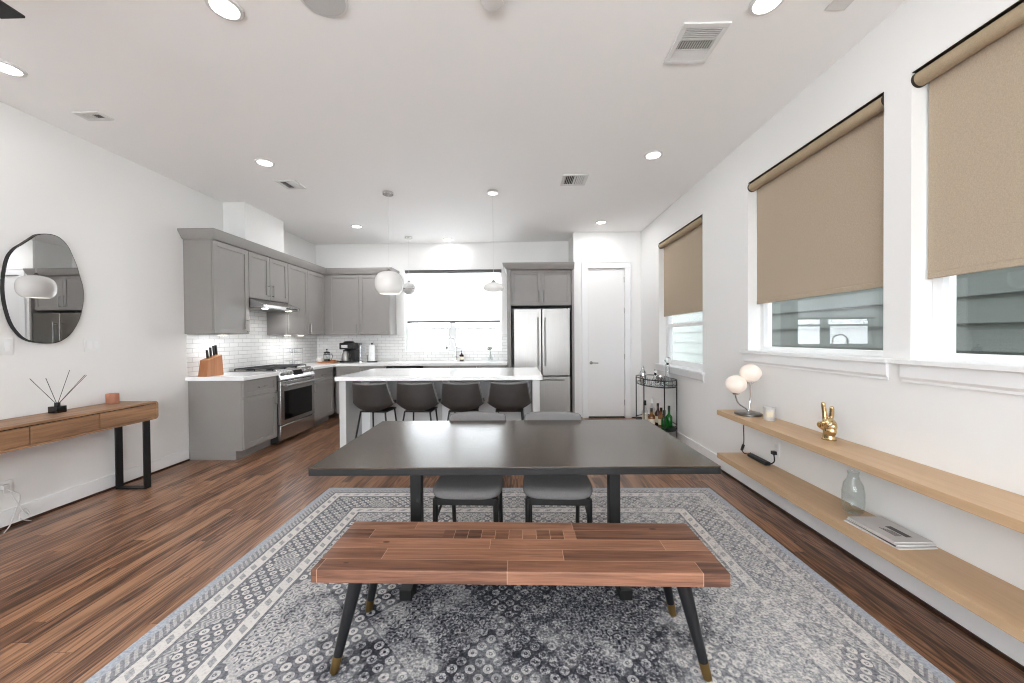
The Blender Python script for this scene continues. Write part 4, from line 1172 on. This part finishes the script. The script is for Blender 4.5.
# glass vase
t = BM(); lathe(t, [(0.0, 0.001), (0.036, 0.001), (0.046, 0.012), (0.051, 0.05), (0.051, 0.12), (0.044, 0.165), (0.028, 0.195), (0.024, 0.215), (0.028, 0.235), (0.0255, 0.235), (0.0215, 0.215), (0.0255, 0.195), (0.0415, 0.163), (0.0485, 0.12), (0.0485, 0.05), (0.043, 0.014), (0.034, 0.006), (0.0, 0.006)], seg=36, caps=False)
o = obj('vase', t, M['glassthin'], None, angle=60); o.location = (1.893, 2.135, 0.312); tag(o, 'clear glass bottle vase on the lower wall shelf', 'vase')

# magazine stack
def magazine(x0, x1, y0, y1, z, th, rot, label, cover, printed=False):
    t = thing('magazine', label, 'magazine', ((x0 + x1) / 2, (y0 + y1) / 2, z), rot, 'magazines on the lower shelf')
    hx, hy = (x1 - x0) / 2, (y1 - y0) / 2
    b = BM(); bx(b, -hx + 0.001, hx - 0.001, -hy + 0.001, hy - 0.001, 0.0008, th - 0.0008); obj('pages', b, M['paper'], t, smooth=False)
    b = BM(); bx(b, -hx, hx, -hy, hy, 0, 0.0008); bx(b, -hx, hx, -hy, hy, th - 0.0008, th); bx(b, -hx, -hx + 0.001, -hy, hy, 0.0008, th - 0.0008); obj('cover', b, cover, t, smooth=False)
    if printed:
        b = BM()
        bx(b, 0.005, 0.035, -0.085, 0.02, th + 0.0001, th + 0.0004)
        for k in range(4): bx(b, -0.035 + 0.009 * k, -0.03 + 0.009 * k, -0.075, 0.01 - 0.01 * k, th + 0.0001, th + 0.0004)
        obj('cover_print', b, M['ink'], t, smooth=False, label='dark print on the cover')
    return t
magazine(1.765, 1.955, 1.765, 2.045, 0.3122, 0.005, 0.05, 'bottom magazine of the stack, with a cream edge sticking out', M['paper'])
magazine(1.775, 1.960, 1.775, 2.035, 0.3174, 0.006, -0.02, 'second magazine from the bottom of the shelf stack, dark spine', M['ink'])
magazine(1.772, 1.957, 1.775, 2.037, 0.3236, 0.006, 0.03, 'third magazine from the bottom of the shelf stack, pale cover', M['paper2'])
magazine(1.775, 1.958, 1.785, 2.035, 0.3298, 0.008, 0.0, 'top magazine of the shelf stack with dark print on a grey cover', M['paper2'], True)

# ------------------------------------------------------------------ left wall: console, mirror
CX0, CX1, CZ0, CZ1, CYE, CYS = XL + 0.008, -3.300, 0.612, 0.775, 3.305, 1.55
t = thing('console_table', 'walnut console table with three drawers on black strap legs', 'console table', ((CX0 + CX1) / 2, (CYE + CYS) / 2, 0))
def rrect(y0, y1, z0, z1, r, n=6):
    pts = []
    for cyy, czz, a0 in ((y1 - r, z1 - r, 0), (y0 + r, z1 - r, 90), (y0 + r, z0 + r, 180), (y1 - r, z0 + r, 270)):
        for k in range(n + 1):
            a = math.radians(a0 + 90 * k / n); pts.append((cyy + r * math.cos(a), czz + r * math.sin(a)))
    return pts
b = BM()   # waterfall shell: an outer rounded ring round the drawer opening
o_ = rrect(CYS, CYE, CZ0, CZ1, 0.03); i_ = rrect(CYS + 0.018, CYE - 0.018, CZ0 + 0.016, CZ1 - 0.018, 0.014)
ro = [[b.verts.new((x, p[0], p[1])) for p in o_] for x in (CX0, CX1)]; ri = [[b.verts.new((x, p[0], p[1])) for p in i_] for x in (CX0, CX1)]
ring_faces(b, [ro[0], ro[1], ri[1], ri[0], ro[0]])
obj('case', b, M['walnut'], t, 0.0015, world=True)
b = BM(); bx(b, CX0 + 0.002, CX1 - 0.03, CYS + 0.019, CYE - 0.019, CZ0 + 0.017, CZ1 - 0.019); obj('case_back', b, M['gap'], t, world=True)
seams = [CYS + 0.02, 1.99, 2.421, 2.837, CYE - 0.02]
for y0, y1 in zip(seams[:-1], seams[1:]):
    b = BM(); bx(b, CX1 - 0.025, CX1 - 0.004, y0 + 0.003, y1 - 0.003, CZ0 + 0.019, CZ1 - 0.026); obj('drawer', b, M['walnut'], t, 0.002, world=True)
for yc in (3.235, 1.66):
    b = BM(); w2 = 0.03
    for x in (-3.345, -3.60): bx(b, x - 0.006, x + 0.006, yc - w2, yc + w2, 0.006, CZ0)
    bx(b, -3.606, -3.339, yc - w2, yc + w2, 0.0, 0.012)
    obj('leg', b, M['black'], t, 0.002, world=True)

# reed diffuser
DB = Vector((-3.55, 2.762, CZ1))
t = thing('reed_diffuser', 'black square reed diffuser bottle with dark sticks on the console', 'diffuser', DB)
b = BM(); bx(b, -0.034, 0.034, -0.034, 0.034, 0, 0.052); obj('bottle', b, M['blackglass'], t, 0.004)
b = BM(); lathe(b, [(0.016, 0.052), (0.016, 0.078), (0.010, 0.078)], seg=18); obj('neck', b, M['black'], t)
for ax, ay, L in ((-0.62, -0.42, 0.25), (-0.10, -0.22, 0.22), (0.18, 0.20, 0.27), (0.45, 0.55, 0.26), (0.40, 0.62, 0.27), (0.55, 0.52, 0.265)):
    dv = Vector((ax * 0.45, ay * 1.25, 1.0)).normalized()
    b = BM(); tube(b, [(0.0, 0.0, 0.06), Vector((0, 0, 0.06)) + dv * L], 0.0017, 6); obj('reed', b, M['black'], t)
b = BM(); lathe(b, [(0.0, 0.0), (0.043, 0.0), (0.045, 0.004), (0.045, 0.083), (0.043, 0.087), (0.0, 0.087)], seg=8)
o = obj('candle_holder', b, M['terracotta'], None, 0.004); o.location = (-3.57, 3.165, CZ1 + 0.0005); o.rotation_euler = (0, 0, PI / 8); tag(o, 'blush clay faceted candle holder on the console table', 'candle holder')

# oval mirror
ctr = (2.772, 1.722)
outl = [(2.729, 2.132), (2.797, 2.154), (2.86, 2.144), (2.912, 2.092), (2.945, 2.017), (2.972, 1.939), (2.992, 1.858), (3.012, 1.768), (3.014, 1.675), (3.001, 1.58), (2.971, 1.476), (2.921, 1.383), (2.859, 1.326), (2.795, 1.306), (2.721, 1.312), (2.663, 1.328), (2.619, 1.365), (2.577, 1.439), (2.552, 1.532), (2.538, 1.632), (2.536, 1.733), (2.546, 1.836), (2.564, 1.926), (2.597, 1.992), (2.641, 2.04), (2.682, 2.085)]
loop = [(p.x, p.y) for p in spline([(a, c, 0) for a, c in outl], 4, True)]
t = thing('wall_mirror', 'pebble shaped wall mirror with a thin black rim above the console', 'mirror', (XL, ctr[0], ctr[1]))
b = BM(); prism(b, loop, 'x', XL + 0.001, XL + 0.028); obj('backing', b, M['black'], t, smooth=False, world=True)
b = BM(); prism(b, [(ctr[0] + (p[0] - ctr[0]) * 0.985, ctr[1] + (p[1] - ctr[1]) * 0.985) for p in loop], 'x', XL + 0.028, XL + 0.0292); obj('mirror_glass', b, M['mirror'], t, smooth=False, world=True)

# small white cords and charger under the console
b = BM()
tube(b, spline([(-3.643, 2.52, 0.30), (-3.60, 2.53, 0.27), (-3.60, 2.575, 0.22), (-3.61, 2.565, 0.13), (-3.60, 2.52, 0.03), (-3.56, 2.46, 0.006)], 8), 0.0035, 8)
bx(b, -3.647, -3.615, 2.505, 2.535, 0.285, 0.315)
tag(obj('charger_cord', b, M['cord_white'], None), 'white charger cord hanging from the outlet under the console', 'cord')
b = BM()
tube(b, spline([(-3.60, 2.53, 0.245), (-3.58, 2.58, 0.10), (-3.59, 2.62, 0.06), (-3.60, 2.60, 0.11), (-3.585, 2.56, 0.06), (-3.58, 2.62, 0.012)], 8), 0.003, 8)
tag(obj('thin_cord', b, M['cord_white'], None), 'thin white loose cord looped by the floor under the console', 'cord')

# ------------------------------------------------------------------ pendants over the island
def pendant(name_label, x, y, zc, prof, mat, seg=40, cord_r=0.0018, cap_z=None):
    t = thing('pendant_light', name_label, 'pendant light', (x, y, zc))
    b = BM(); lathe(b, prof, seg=seg, caps=False); sh = obj('shade', b, mat, t, angle=60)
    top = max(p[1] for p in prof)
    b = BM(); lathe(b, [(0.024, top - 0.006), (0.024, top + 0.012), (0.008, top + 0.03), (0.0, top + 0.03)], seg=20); obj('cap', b, M['nickel'], t)
    b = BM(); tube(b, [(0, 0, top + 0.02), (0, 0, H - zc - 0.02)], cord_r, 8); obj('cord', b, M['cord_white'], t)
    b = BM(); lathe(b, [(0.062, H - zc - 0.001), (0.062, H - zc - 0.026), (0.058, H - zc - 0.030), (0.0, H - zc - 0.030)], seg=32); obj('canopy', b, M['chrome'], t)
    return t
def supere(a, top, bot, cutr, n=20, p=2.6):
    """rounded globe outline cut flat where radius falls to cutr at the bottom"""
    out = []
    for k in range(n + 1):
        th = PI / 2 - PI * k / n
        c_, s_ = math.cos(th), math.sin(th)
        r = a * abs(c_) ** (2 / p); z = (top if s_ > 0 else bot) * math.copysign(abs(s_) ** (2 / p), s_)
        if s_ < 0 and r < cutr: break
        out.append((max(r, 0.0005), z))
    return out
pr = supere(0.158, 0.142, 0.145, 0.10)
inner = [(max(r - 0.005, 0.0), z * 0.97) for r, z in reversed(pr)]
t = pendant('white globe pendant light over the left end of the island', -1.515, 4.29, 1.965, pr + inner, M['opal'])
b = BM(); ball(b, (0, 0, -0.04), 0.04, seg=18); obj('bulb', b, M['warmled'], t)
# right: a flatter pebble shade with a hollow underside
pr = [(0.0005, 0.056), (0.045, 0.053), (0.085, 0.038), (0.112, 0.014), (0.120, -0.010), (0.112, -0.032), (0.095, -0.045), (0.075, -0.043), (0.045, -0.028), (0.0005, -0.022)]
pendant('small flat white pebble pendant light before the kitchen window', -0.297, 4.30, 1.910, pr, M['opal'])
# clear globe further back over the sink
pr = supere(0.105, 0.105, 0.105, 0.045, 20, 2.0)
inner = [(max(r - 0.003, 0.0), z * 0.985) for r, z in reversed(pr)]
t = pendant('clear glass globe pendant light half hidden behind the white globe', -1.845, 6.18, 2.165, pr + inner, M['frost'])
b = BM(); lathe(b, [(0.02, 0.10), (0.022, 0.03), (0.018, 0.02)], seg=18); obj('socket', b, M['chrome'], t)
b = BM(); ball(b, (0, 0, -0.02), 0.038, 0.038, 0.045, seg=18); obj('bulb', b, M['chrome'], t)
b = BM(); lathe(b, [(0.046, -0.088), (0.105, -0.02), (0.104, -0.005), (0.045, -0.085)], seg=32, caps=False); obj('lower_bowl', b, M['chrome'], t)

# ------------------------------------------------------------------ things on the counters
# knife block
t = thing('knife_block', 'slanted acacia knife block with four black handled knives', 'knife block', (-3.475, 4.10, CT), math.radians(0))
b = BM()
def kb(pts, x0, x1): prism(b, pts, 'x', x0, x1)
prof = [(-0.125, 0.0), (0.110, 0.0), (0.090, 0.235), (-0.095, 0.180)]
prism(b, prof, 'x', -0.05, 0.05)
obj('block', b, M['acacia'], t, 0.003)
for y, z, L in ((-0.05, 0.192, 0.10), (-0.005, 0.205, 0.115), (0.038, 0.218, 0.12), (0.07, 0.228, 0.115)):
    b = BM(); bx(b, -0.011, 0.011, y - 0.007, y + 0.007, z, z + 0.012); kn = obj('knife', b, M['brass'], t, 0.001)
    b = BM(); prism(b, [(y - 0.008, z + 0.012), (y + 0.008, z + 0.012), (y - 0.002, z + L), (y - 0.018, z + L)], 'x', -0.010, 0.010); obj('handle', b, M['plastic_black'], kn, 0.003)

# clear two tier stand
t = thing('spice_stand', 'clear two tier stand with glass jars on the counter beyond the range', 'stand', (-3.47, 5.60, CT))
b = BM()
for z in (0.02, 0.20):
    for (p, q) in (((-0.08, -0.11), (0.08, -0.11)), ((0.08, -0.11), (0.08, 0.11)), ((0.08, 0.11), (-0.08, 0.11)), ((-0.08, 0.11), (-0.08, -0.11))):
        tube(b, [(*p, z), (*q, z)], 0.0025, 6); tube(b, [(*p, z + 0.06), (*q, z + 0.06)], 0.0025, 6)
for x in (-0.08, 0.08):
    for y in (-0.11, 0.11): tube(b, [(x, y, 0.0), (x, y, 0.265)], 0.003, 6)
obj('wire_frame', b, M['chrome'], t)
for z in (0.018, 0.198):
    b = BM(); bx(b, -0.079, 0.079, -0.109, 0.109, z, z + 0.004); obj('tier', b, M['glassthin'], t, smooth=False)
k = 0
for z, ztxt in ((0.0225, 'lower'), (0.2025, 'upper')):
    for y in (-0.062, 0.0, 0.062):
        g_ = BM(); lathe(g_, [(0.0, 0.0), (0.024, 0.0), (0.025, 0.05), (0.020, 0.056), (0.0, 0.056)], seg=16, caps=False)
        o = obj('spice_jar', g_, M['glassthin'], None); o.location = (-3.47, 5.60 + y, CT + z)
        pos = {-0.062: 'near', 0.0: 'middle', 0.062: 'far'}[y]
        tag(o, 'small glass jar, %s one on the %s tier of the clear stand' % (pos, ztxt), 'jar', 'glass jars on the clear stand')

# wooden tray with french press, mug and bowl
TX, TY = -3.27, 6.24
b = BM(); lathe(b, [(0.0, 0.0), (0.155, 0.0), (0.175, 0.012), (0.178, 0.028), (0.172, 0.028), (0.166, 0.012), (0.0, 0.012)], seg=40, caps=False)
o = obj('wooden_tray', b, M['acacia'], None); o.location = (TX, TY, CT + 0.0005); tag(o, 'round wooden tray under the french press in the kitchen corner', 'tray')
t = thing('french_press', 'glass french press with black lid and handle on the wooden tray', 'french press', (TX - 0.005, TY - 0.02, CT + 0.0128))
b = BM(); lathe(b, [(0.0, 0.004), (0.046, 0.004), (0.047, 0.15), (0.045, 0.15), (0.044, 0.008), (0.0, 0.008)], seg=28, caps=False); obj('beaker', b, M['glassthin'], t)
b = BM(); lathe(b, [(0.050, 0.0), (0.050, 0.012), (0.048, 0.013), (0.048, 0.0)], seg=28, caps=False); lathe(b, [(0.0495, 0.125), (0.0495, 0.142), (0.048, 0.142), (0.048, 0.125)], seg=28, caps=False)
for a in (0.4, 2.0, 3.6, 5.2):
    tube(b, [(0.049 * math.cos(a), 0.049 * math.sin(a), 0.005), (0.049 * math.cos(a), 0.049 * math.sin(a), 0.135)], 0.003, 6)
tube(b, spline([(0.049, 0, 0.135), (0.085, 0, 0.13), (0.09, 0, 0.08), (0.075, 0, 0.035), (0.049, 0, 0.03)], 6), 0.006, 8)
obj('frame', b, M['plastic_black'], t)
b = BM(); lathe(b, [(0.051, 0.150), (0.051, 0.162), (0.035, 0.175), (0.006, 0.178), (0.004, 0.20), (0.013, 0.206), (0.013, 0.222), (0.0, 0.226)], seg=28); obj('lid', b, M['plastic_black'], t)
b = BM(); lathe(b, [(0.0, 0.009), (0.0435, 0.009), (0.0435, 0.05), (0.0, 0.05)], seg=24, caps=False); obj('coffee', b, M['brown_glass'], t)
t = thing('mug', 'small white mug at the left of the wooden tray', 'mug', (TX - 0.10, TY - 0.07, CT + 0.0128))
b = BM(); lathe(b, [(0.0, 0.0), (0.030, 0.0), (0.036, 0.01), (0.038, 0.07), (0.035, 0.07), (0.033, 0.012), (0.0, 0.01)], seg=28, caps=False); obj('cup', b, M['opal'], t)
b = BM(); tube(b, spline([(-0.036, 0, 0.06), (-0.06, 0, 0.055), (-0.058, 0, 0.02), (-0.035, 0, 0.015)], 6), 0.005, 8); obj('handle', b, M['opal'], t)
b = BM(); lathe(b, [(0.0, 0.0), (0.024, 0.0), (0.043, 0.036), (0.041, 0.038), (0.022, 0.006), (0.0, 0.006)], seg=28, caps=False)
o = obj('bowl', b, M['acacia'], None); o.location = (TX + 0.115, TY - 0.045, CT + 0.0128); tag(o, 'small wooden bowl at the right of the wooden tray', 'bowl')

# coffee maker
t = thing('coffee_maker', 'black drip coffee maker with a steel thermal carafe', 'coffee maker', (-2.945, 6.34, CT))
b = BM(); bx(b, -0.115, 0.115, -0.13, 0.13, 0.0, 0.03); bx(b, 0.045, 0.115, -0.05, 0.13, 0.03, 0.22); bx(b, -0.115, 0.045, 0.07, 0.13, 0.03, 0.22); obj('base', b, M['plastic_black'], t, 0.008)
b = BM(); bx(b, -0.118, 0.118, -0.125, 0.13, 0.225, 0.335); obj('brew_head', b, M['plastic_black'], t, 0.014)
b = BM(); bx(b, -0.08, 0.03, -0.13, -0.124, 0.25, 0.30); obj('control_panel', b, M['steel_h'], t, 0.002)
b = BM(); lathe(b, [(0.09, 0.335), (0.095, 0.345), (0.07, 0.362), (0.0, 0.365)], seg=24); obj('lid', b, M['nickel'], t)
b = BM(); lathe(b, [(0.0, 0.031), (0.075, 0.031), (0.078, 0.05), (0.068, 0.13), (0.052, 0.175), (0.05, 0.19), (0.0, 0.19)], (-0.035, -0.045, 0), 28); cf = obj('carafe', b, M['steel'], t)
b = BM(); lathe(b, [(0.053, 0.19), (0.053, 0.205), (0.035, 0.218), (0.0, 0.22)], (-0.035, -0.045, 0), 24); tube(b, spline([(0.02, -0.07, 0.19), (0.065, -0.10, 0.185), (0.07, -0.10, 0.10), (0.035, -0.075, 0.06)], 6), 0.009, 8); obj('carafe_handle', b, M['plastic_black'], cf)

# milk frother arm stand seen right of the coffee maker
t = thing('kettle_stand', 'slim chrome stand with a round top right of the coffee maker', 'stand', (-2.755, 6.36, CT))
b = BM(); lathe(b, [(0.045, 0.0), (0.045, 0.014), (0.008, 0.02), (0.006, 0.30)], seg=20); obj('post', b, M['chrome'], t)
b = BM(); ball(b, (0.0, -0.02, 0.31), 0.032, 0.03, 0.022, 16); obj('head', b, M['nickel'], t)

# paper towel holder
t = thing('paper_towel_holder', 'upright paper towel roll on a black holder by the window', 'paper towel', (-2.545, 6.33, CT))
b = BM(); lathe(b, [(0.085, 0.0), (0.088, 0.003), (0.088, 0.014), (0.0, 0.016)], seg=32); tube(b, [(0, 0, 0.01), (0, 0, 0.315)], 0.006, 8); tube(b, [(-0.078, -0.02, 0.01), (-0.078, -0.02, 0.125)], 0.006, 8); ball(b, (0, 0, 0.318), 0.016, seg=14); obj('holder', b, M['black'], t)
b = BM(); lathe(b, [(0.020, 0.018), (0.052, 0.018), (0.052, 0.292), (0.020, 0.292)], seg=32, caps=False); ring = None
obj('paper_roll', b, M['towel'], t)

# sink faucet, soap and bud vase
FX, FY = -1.115, 6.44
t = thing('faucet', 'tall chrome gooseneck kitchen faucet before the window', 'faucet', (FX, FY, CT))
b = BM(); lathe(b, [(0.028, 0.0), (0.028, 0.006), (0.020, 0.012), (0.019, 0.09), (0.014, 0.10)], seg=20); tube(b, spline([(0, 0, 0.09), (0, 0, 0.30), (-0.025, -0.03, 0.385), (-0.075, -0.09, 0.405), (-0.115, -0.14, 0.365), (-0.123, -0.15, 0.31)], 8), 0.011, 12); obj('neck', b, M['chrome'], t)
b = BM(); tube(b, [(-0.122, -0.149, 0.33), (-0.126, -0.152, 0.22)], 0.015, 14, 0.017); obj('spray_head', b, M['nickel'], t)
b = BM(); tube(b, [(0.018, 0, 0.065), (0.05, 0, 0.072), (0.075, 0, 0.12)], 0.006, 8); obj('lever', b, M['chrome'], t)
t = thing('soap_bottle', 'amber soap pump bottle with a white label beside the faucet', 'soap bottle', (-1.005, 6.40, CT))
b = BM(); lathe(b, [(0.0, 0.0), (0.034, 0.0), (0.036, 0.006), (0.036, 0.10), (0.028, 0.118), (0.012, 0.124), (0.0, 0.124)], seg=24, caps=False); obj('bottle', b, M['brown_glass'], t)
b = BM(); lathe(b, [(0.0366, 0.03), (0.0366, 0.08)], seg=24, caps=False); obj('paper_label', b, M['label'], t)
b = BM(); lathe(b, [(0.014, 0.124), (0.014, 0.142), (0.005, 0.144), (0.005, 0.172), (0.010, 0.174), (0.010, 0.184), (0.0, 0.184)], seg=16); tube(b, [(0, 0, 0.18), (-0.01, -0.035, 0.176)], 0.005, 8); obj('pump', b, M['plastic_black'], t)
t = thing('bud_vase', 'small clear bud vase with a leafy sprig at the right of the sink', 'vase', (-0.505, 6.40, CT))
b = BM(); lathe(b, [(0.0, 0.0), (0.034, 0.0), (0.040, 0.012), (0.038, 0.06), (0.018, 0.10), (0.013, 0.14), (0.016, 0.155), (0.0135, 0.155), (0.0105, 0.14), (0.0155, 0.10), (0.0355, 0.06), (0.037, 0.014), (0.0, 0.006)], seg=24, caps=False); obj('glass_body', b, M['glassthin'], t)
b = BM(); tube(b, spline([(0.005, 0, 0.02), (0.0, 0, 0.15), (-0.012, -0.004, 0.21)], 6), 0.0025, 6); obj('stem', b, M['leaf'], t)
for dx, dz, a in ((-0.035, 0.235, 0.6), (0.018, 0.225, -0.7), (-0.008, 0.25, 0.1), (-0.045, 0.21, 1.0)):
    b = BM(); ball(b, (dx * 0.7, 0, dz - 0.01), 0.009, 0.005, 0.028, 12, Matrix.Rotation(-a, 4, 'Y')); obj('leaf', b, M['leaf'], t)

# ------------------------------------------------------------------ bar cart
BC = Vector((1.76, 4.80, 0))
t = thing('bar_cart', 'round black metal bar cart with glass shelf in the far right corner', 'bar cart', BC)
rimp = [(1.605, 5.13), (1.567, 4.70), (1.735, 4.47), (1.925, 4.575), (1.94, 4.92), (1.83, 5.22)]
loop = [(p.x - BC.x, p.y - BC.y) for p in spline([(a, c, 0) for a, c in rimp], 8, True)]
RZ, SZ, BZ2 = 0.785, 0.705, 0.175
for z, nm in ((RZ, 'upper_rail'), (SZ, 'shelf_ring'), (BZ2, 'lower_ring'), (BZ2 + 0.05, 'lower_rail')):
    b = BM(); tube(b, [(p[0], p[1], z) for p in loop], 0.0065, 8, closed=True); obj(nm, b, M['black'], t)
for (a, c) in rimp[:4]:
    b = BM(); x, y = a - BC.x, c - BC.y; tube(b, [(x, y, 0.0), (x, y, RZ + 0.006)], 0.0075, 10); lg = obj('leg', b, M['black'], t)
b = BM(); prism(b, [(p[0] * 0.985, p[1] * 0.985) for p in loop], 'z', SZ - 0.004, SZ + 0.003); obj('glass_shelf', b, M['glassthin'], t, smooth=False)
b = BM(); prism(b, [(p[0] * 0.985, p[1] * 0.985) for p in loop], 'z', BZ2 - 0.005, BZ2 + 0.003); obj('lower_shelf', b, M['black'], t, smooth=False)
sz, bz = SZ + 0.0034, BZ2 + 0.0034

def glassware(name, label, cat, loc, prof, mat, seg=24, stopper=None, group=None):
    t2 = thing(name, label, cat, loc, 0, group)
    b = BM(); lathe(b, prof, seg=seg, caps=False); obj('body', b, mat, t2, angle=50)
    if stopper:
        zb, rb, mat2, neckm = stopper
        b = BM(); lathe(b, [(0.012, zb - 0.012), (0.015, zb + 0.003), (0.015, zb + 0.018), (0.0, zb + 0.02)], seg=18); nk = obj('stopper', b, neckm, t2)
        b = BM(); ball(b, (0, 0, zb + 0.018 + rb * 0.9), rb, seg=20); obj('stopper_ball', b, mat2, nk)
    return t2
glassware('decanter', 'tall clear decanter with a round ball stopper on the bar cart', 'decanter', (1.865, 4.70, sz), [(0.0, 0.0), (0.062, 0.0), (0.068, 0.008), (0.058, 0.055), (0.032, 0.105), (0.024, 0.15), (0.022, 0.235), (0.027, 0.262), (0.024, 0.262), (0.019, 0.235), (0.021, 0.15), (0.028, 0.105), (0.053, 0.055), (0.060, 0.012), (0.0, 0.010)], M['glass'], stopper=(0.263, 0.040, M['glass'], M['plastic_black']))
glassware('decanter', 'squat clear decanter with a dark stopper in the middle of the bar cart', 'decanter', (1.755, 4.82, sz), [(0.0, 0.0), (0.058, 0.0), (0.062, 0.01), (0.045, 0.05), (0.025, 0.08), (0.019, 0.11), (0.024, 0.125), (0.021, 0.125), (0.016, 0.11), (0.021, 0.08), (0.04, 0.05), (0.054, 0.012), (0.0, 0.01)], M['glass'], stopper=(0.126, 0.024, M['glass'], M['plastic_black']))
glassware('cocktail_shaker', 'small chrome cocktail shaker at the far end of the bar cart', 'shaker', (1.655, 5.00, sz), [(0.0, 0.0), (0.036, 0.0), (0.042, 0.01), (0.046, 0.12), (0.040, 0.14), (0.022, 0.165), (0.020, 0.19), (0.018, 0.20), (0.012, 0.205), (0.012, 0.225), (0.0, 0.228)], M['chrome'])
for x, y, lab in ((1.61, 4.80, 'short clear tumbler by the left post of the bar cart'), (1.66, 4.65, 'short clear tumbler at the near left of the bar cart'), (1.745, 4.555, 'short clear tumbler at the near edge of the bar cart'), (1.88, 4.80, 'short clear tumbler behind the tall decanter')):
    t2 = BM(); lathe(t2, [(0.0, 0.0), (0.032, 0.0), (0.036, 0.008), (0.039, 0.085), (0.037, 0.085), (0.034, 0.014), (0.0, 0.012)], seg=24, caps=False)
    o = obj('tumbler', t2, M['glass'], None, angle=50); o.location = (x, y, sz); tag(o, lab, 'glass', 'tumblers on the bar cart')
t2 = glassware('glass_bowl', 'small chrome and glass ice bowl between the two decanters', 'bowl', (1.86, 4.93, sz), [(0.0, 0.0), (0.035, 0.0), (0.05, 0.02), (0.058, 0.09), (0.055, 0.09), (0.046, 0.024), (0.0, 0.01)], M['chrome'])

def bottle(label, x, y, h, r, mat, capm, labm=None, sq=False, neck=0.35):
    t2 = thing('bottle', label, 'bottle', (x, y, bz), 0, 'bottles on the bar cart')
    sh = h * (1 - neck)
    b = BM(); lathe(b, [(0.0, 0.0), (r * 0.92, 0.0), (r, 0.008), (r, sh * 0.86), (r * 0.8, sh * 0.95), (0.016, sh * 1.06), (0.0135, h * 0.88), (0.0, h * 0.88)], seg=24, caps=False); obj('glass_body', b, mat, t2, angle=50)
    b = BM(); lathe(b, [(0.0155, h * 0.80), (0.0155, h), (0.0, h)], seg=18); obj('cap', b, capm, t2)
    if labm:
        b = BM(); lathe(b, [(r + 0.0006, sh * 0.22), (r + 0.0006, sh * 0.66)], seg=24, caps=False); obj('paper_label', b, labm, t2)
    return t2
bottle('clear bottle with a black cap at the far left of the cart shelf', 1.625, 4.83, 0.315, 0.034, M['glassthin'], M['plastic_black'], M['label'])
bottle('pale tall bottle with a white cap at the back of the cart shelf', 1.745, 4.92, 0.33, 0.036, M['glassthin'], M['plastic_white'], M['label'])
bottle('short amber bottle with dark cap on the left of the cart shelf', 1.672, 4.73, 0.235, 0.042, M['amber_glass'], M['plastic_black'], M['label'])
bottle('dark brown bottle with a cream label in the middle of the cart shelf', 1.775, 4.79, 0.285, 0.036, M['brown_glass'], M['plastic_black'], M['label'])
bottle('amber bottle with a red brown cap behind the green bottles', 1.783, 4.70, 0.245, 0.038, M['amber_glass'], M['brown_glass'], M['label'])
bottle('tall green glass bottle at the near right of the cart shelf', 1.865, 4.66, 0.275, 0.040, M['green_glass'], M['iron'], None, neck=0.42)
bottle('green glass bottle just left of the tallest green one', 1.775, 4.58, 0.235, 0.036, M['green_glass'], M['iron'], None, neck=0.42)
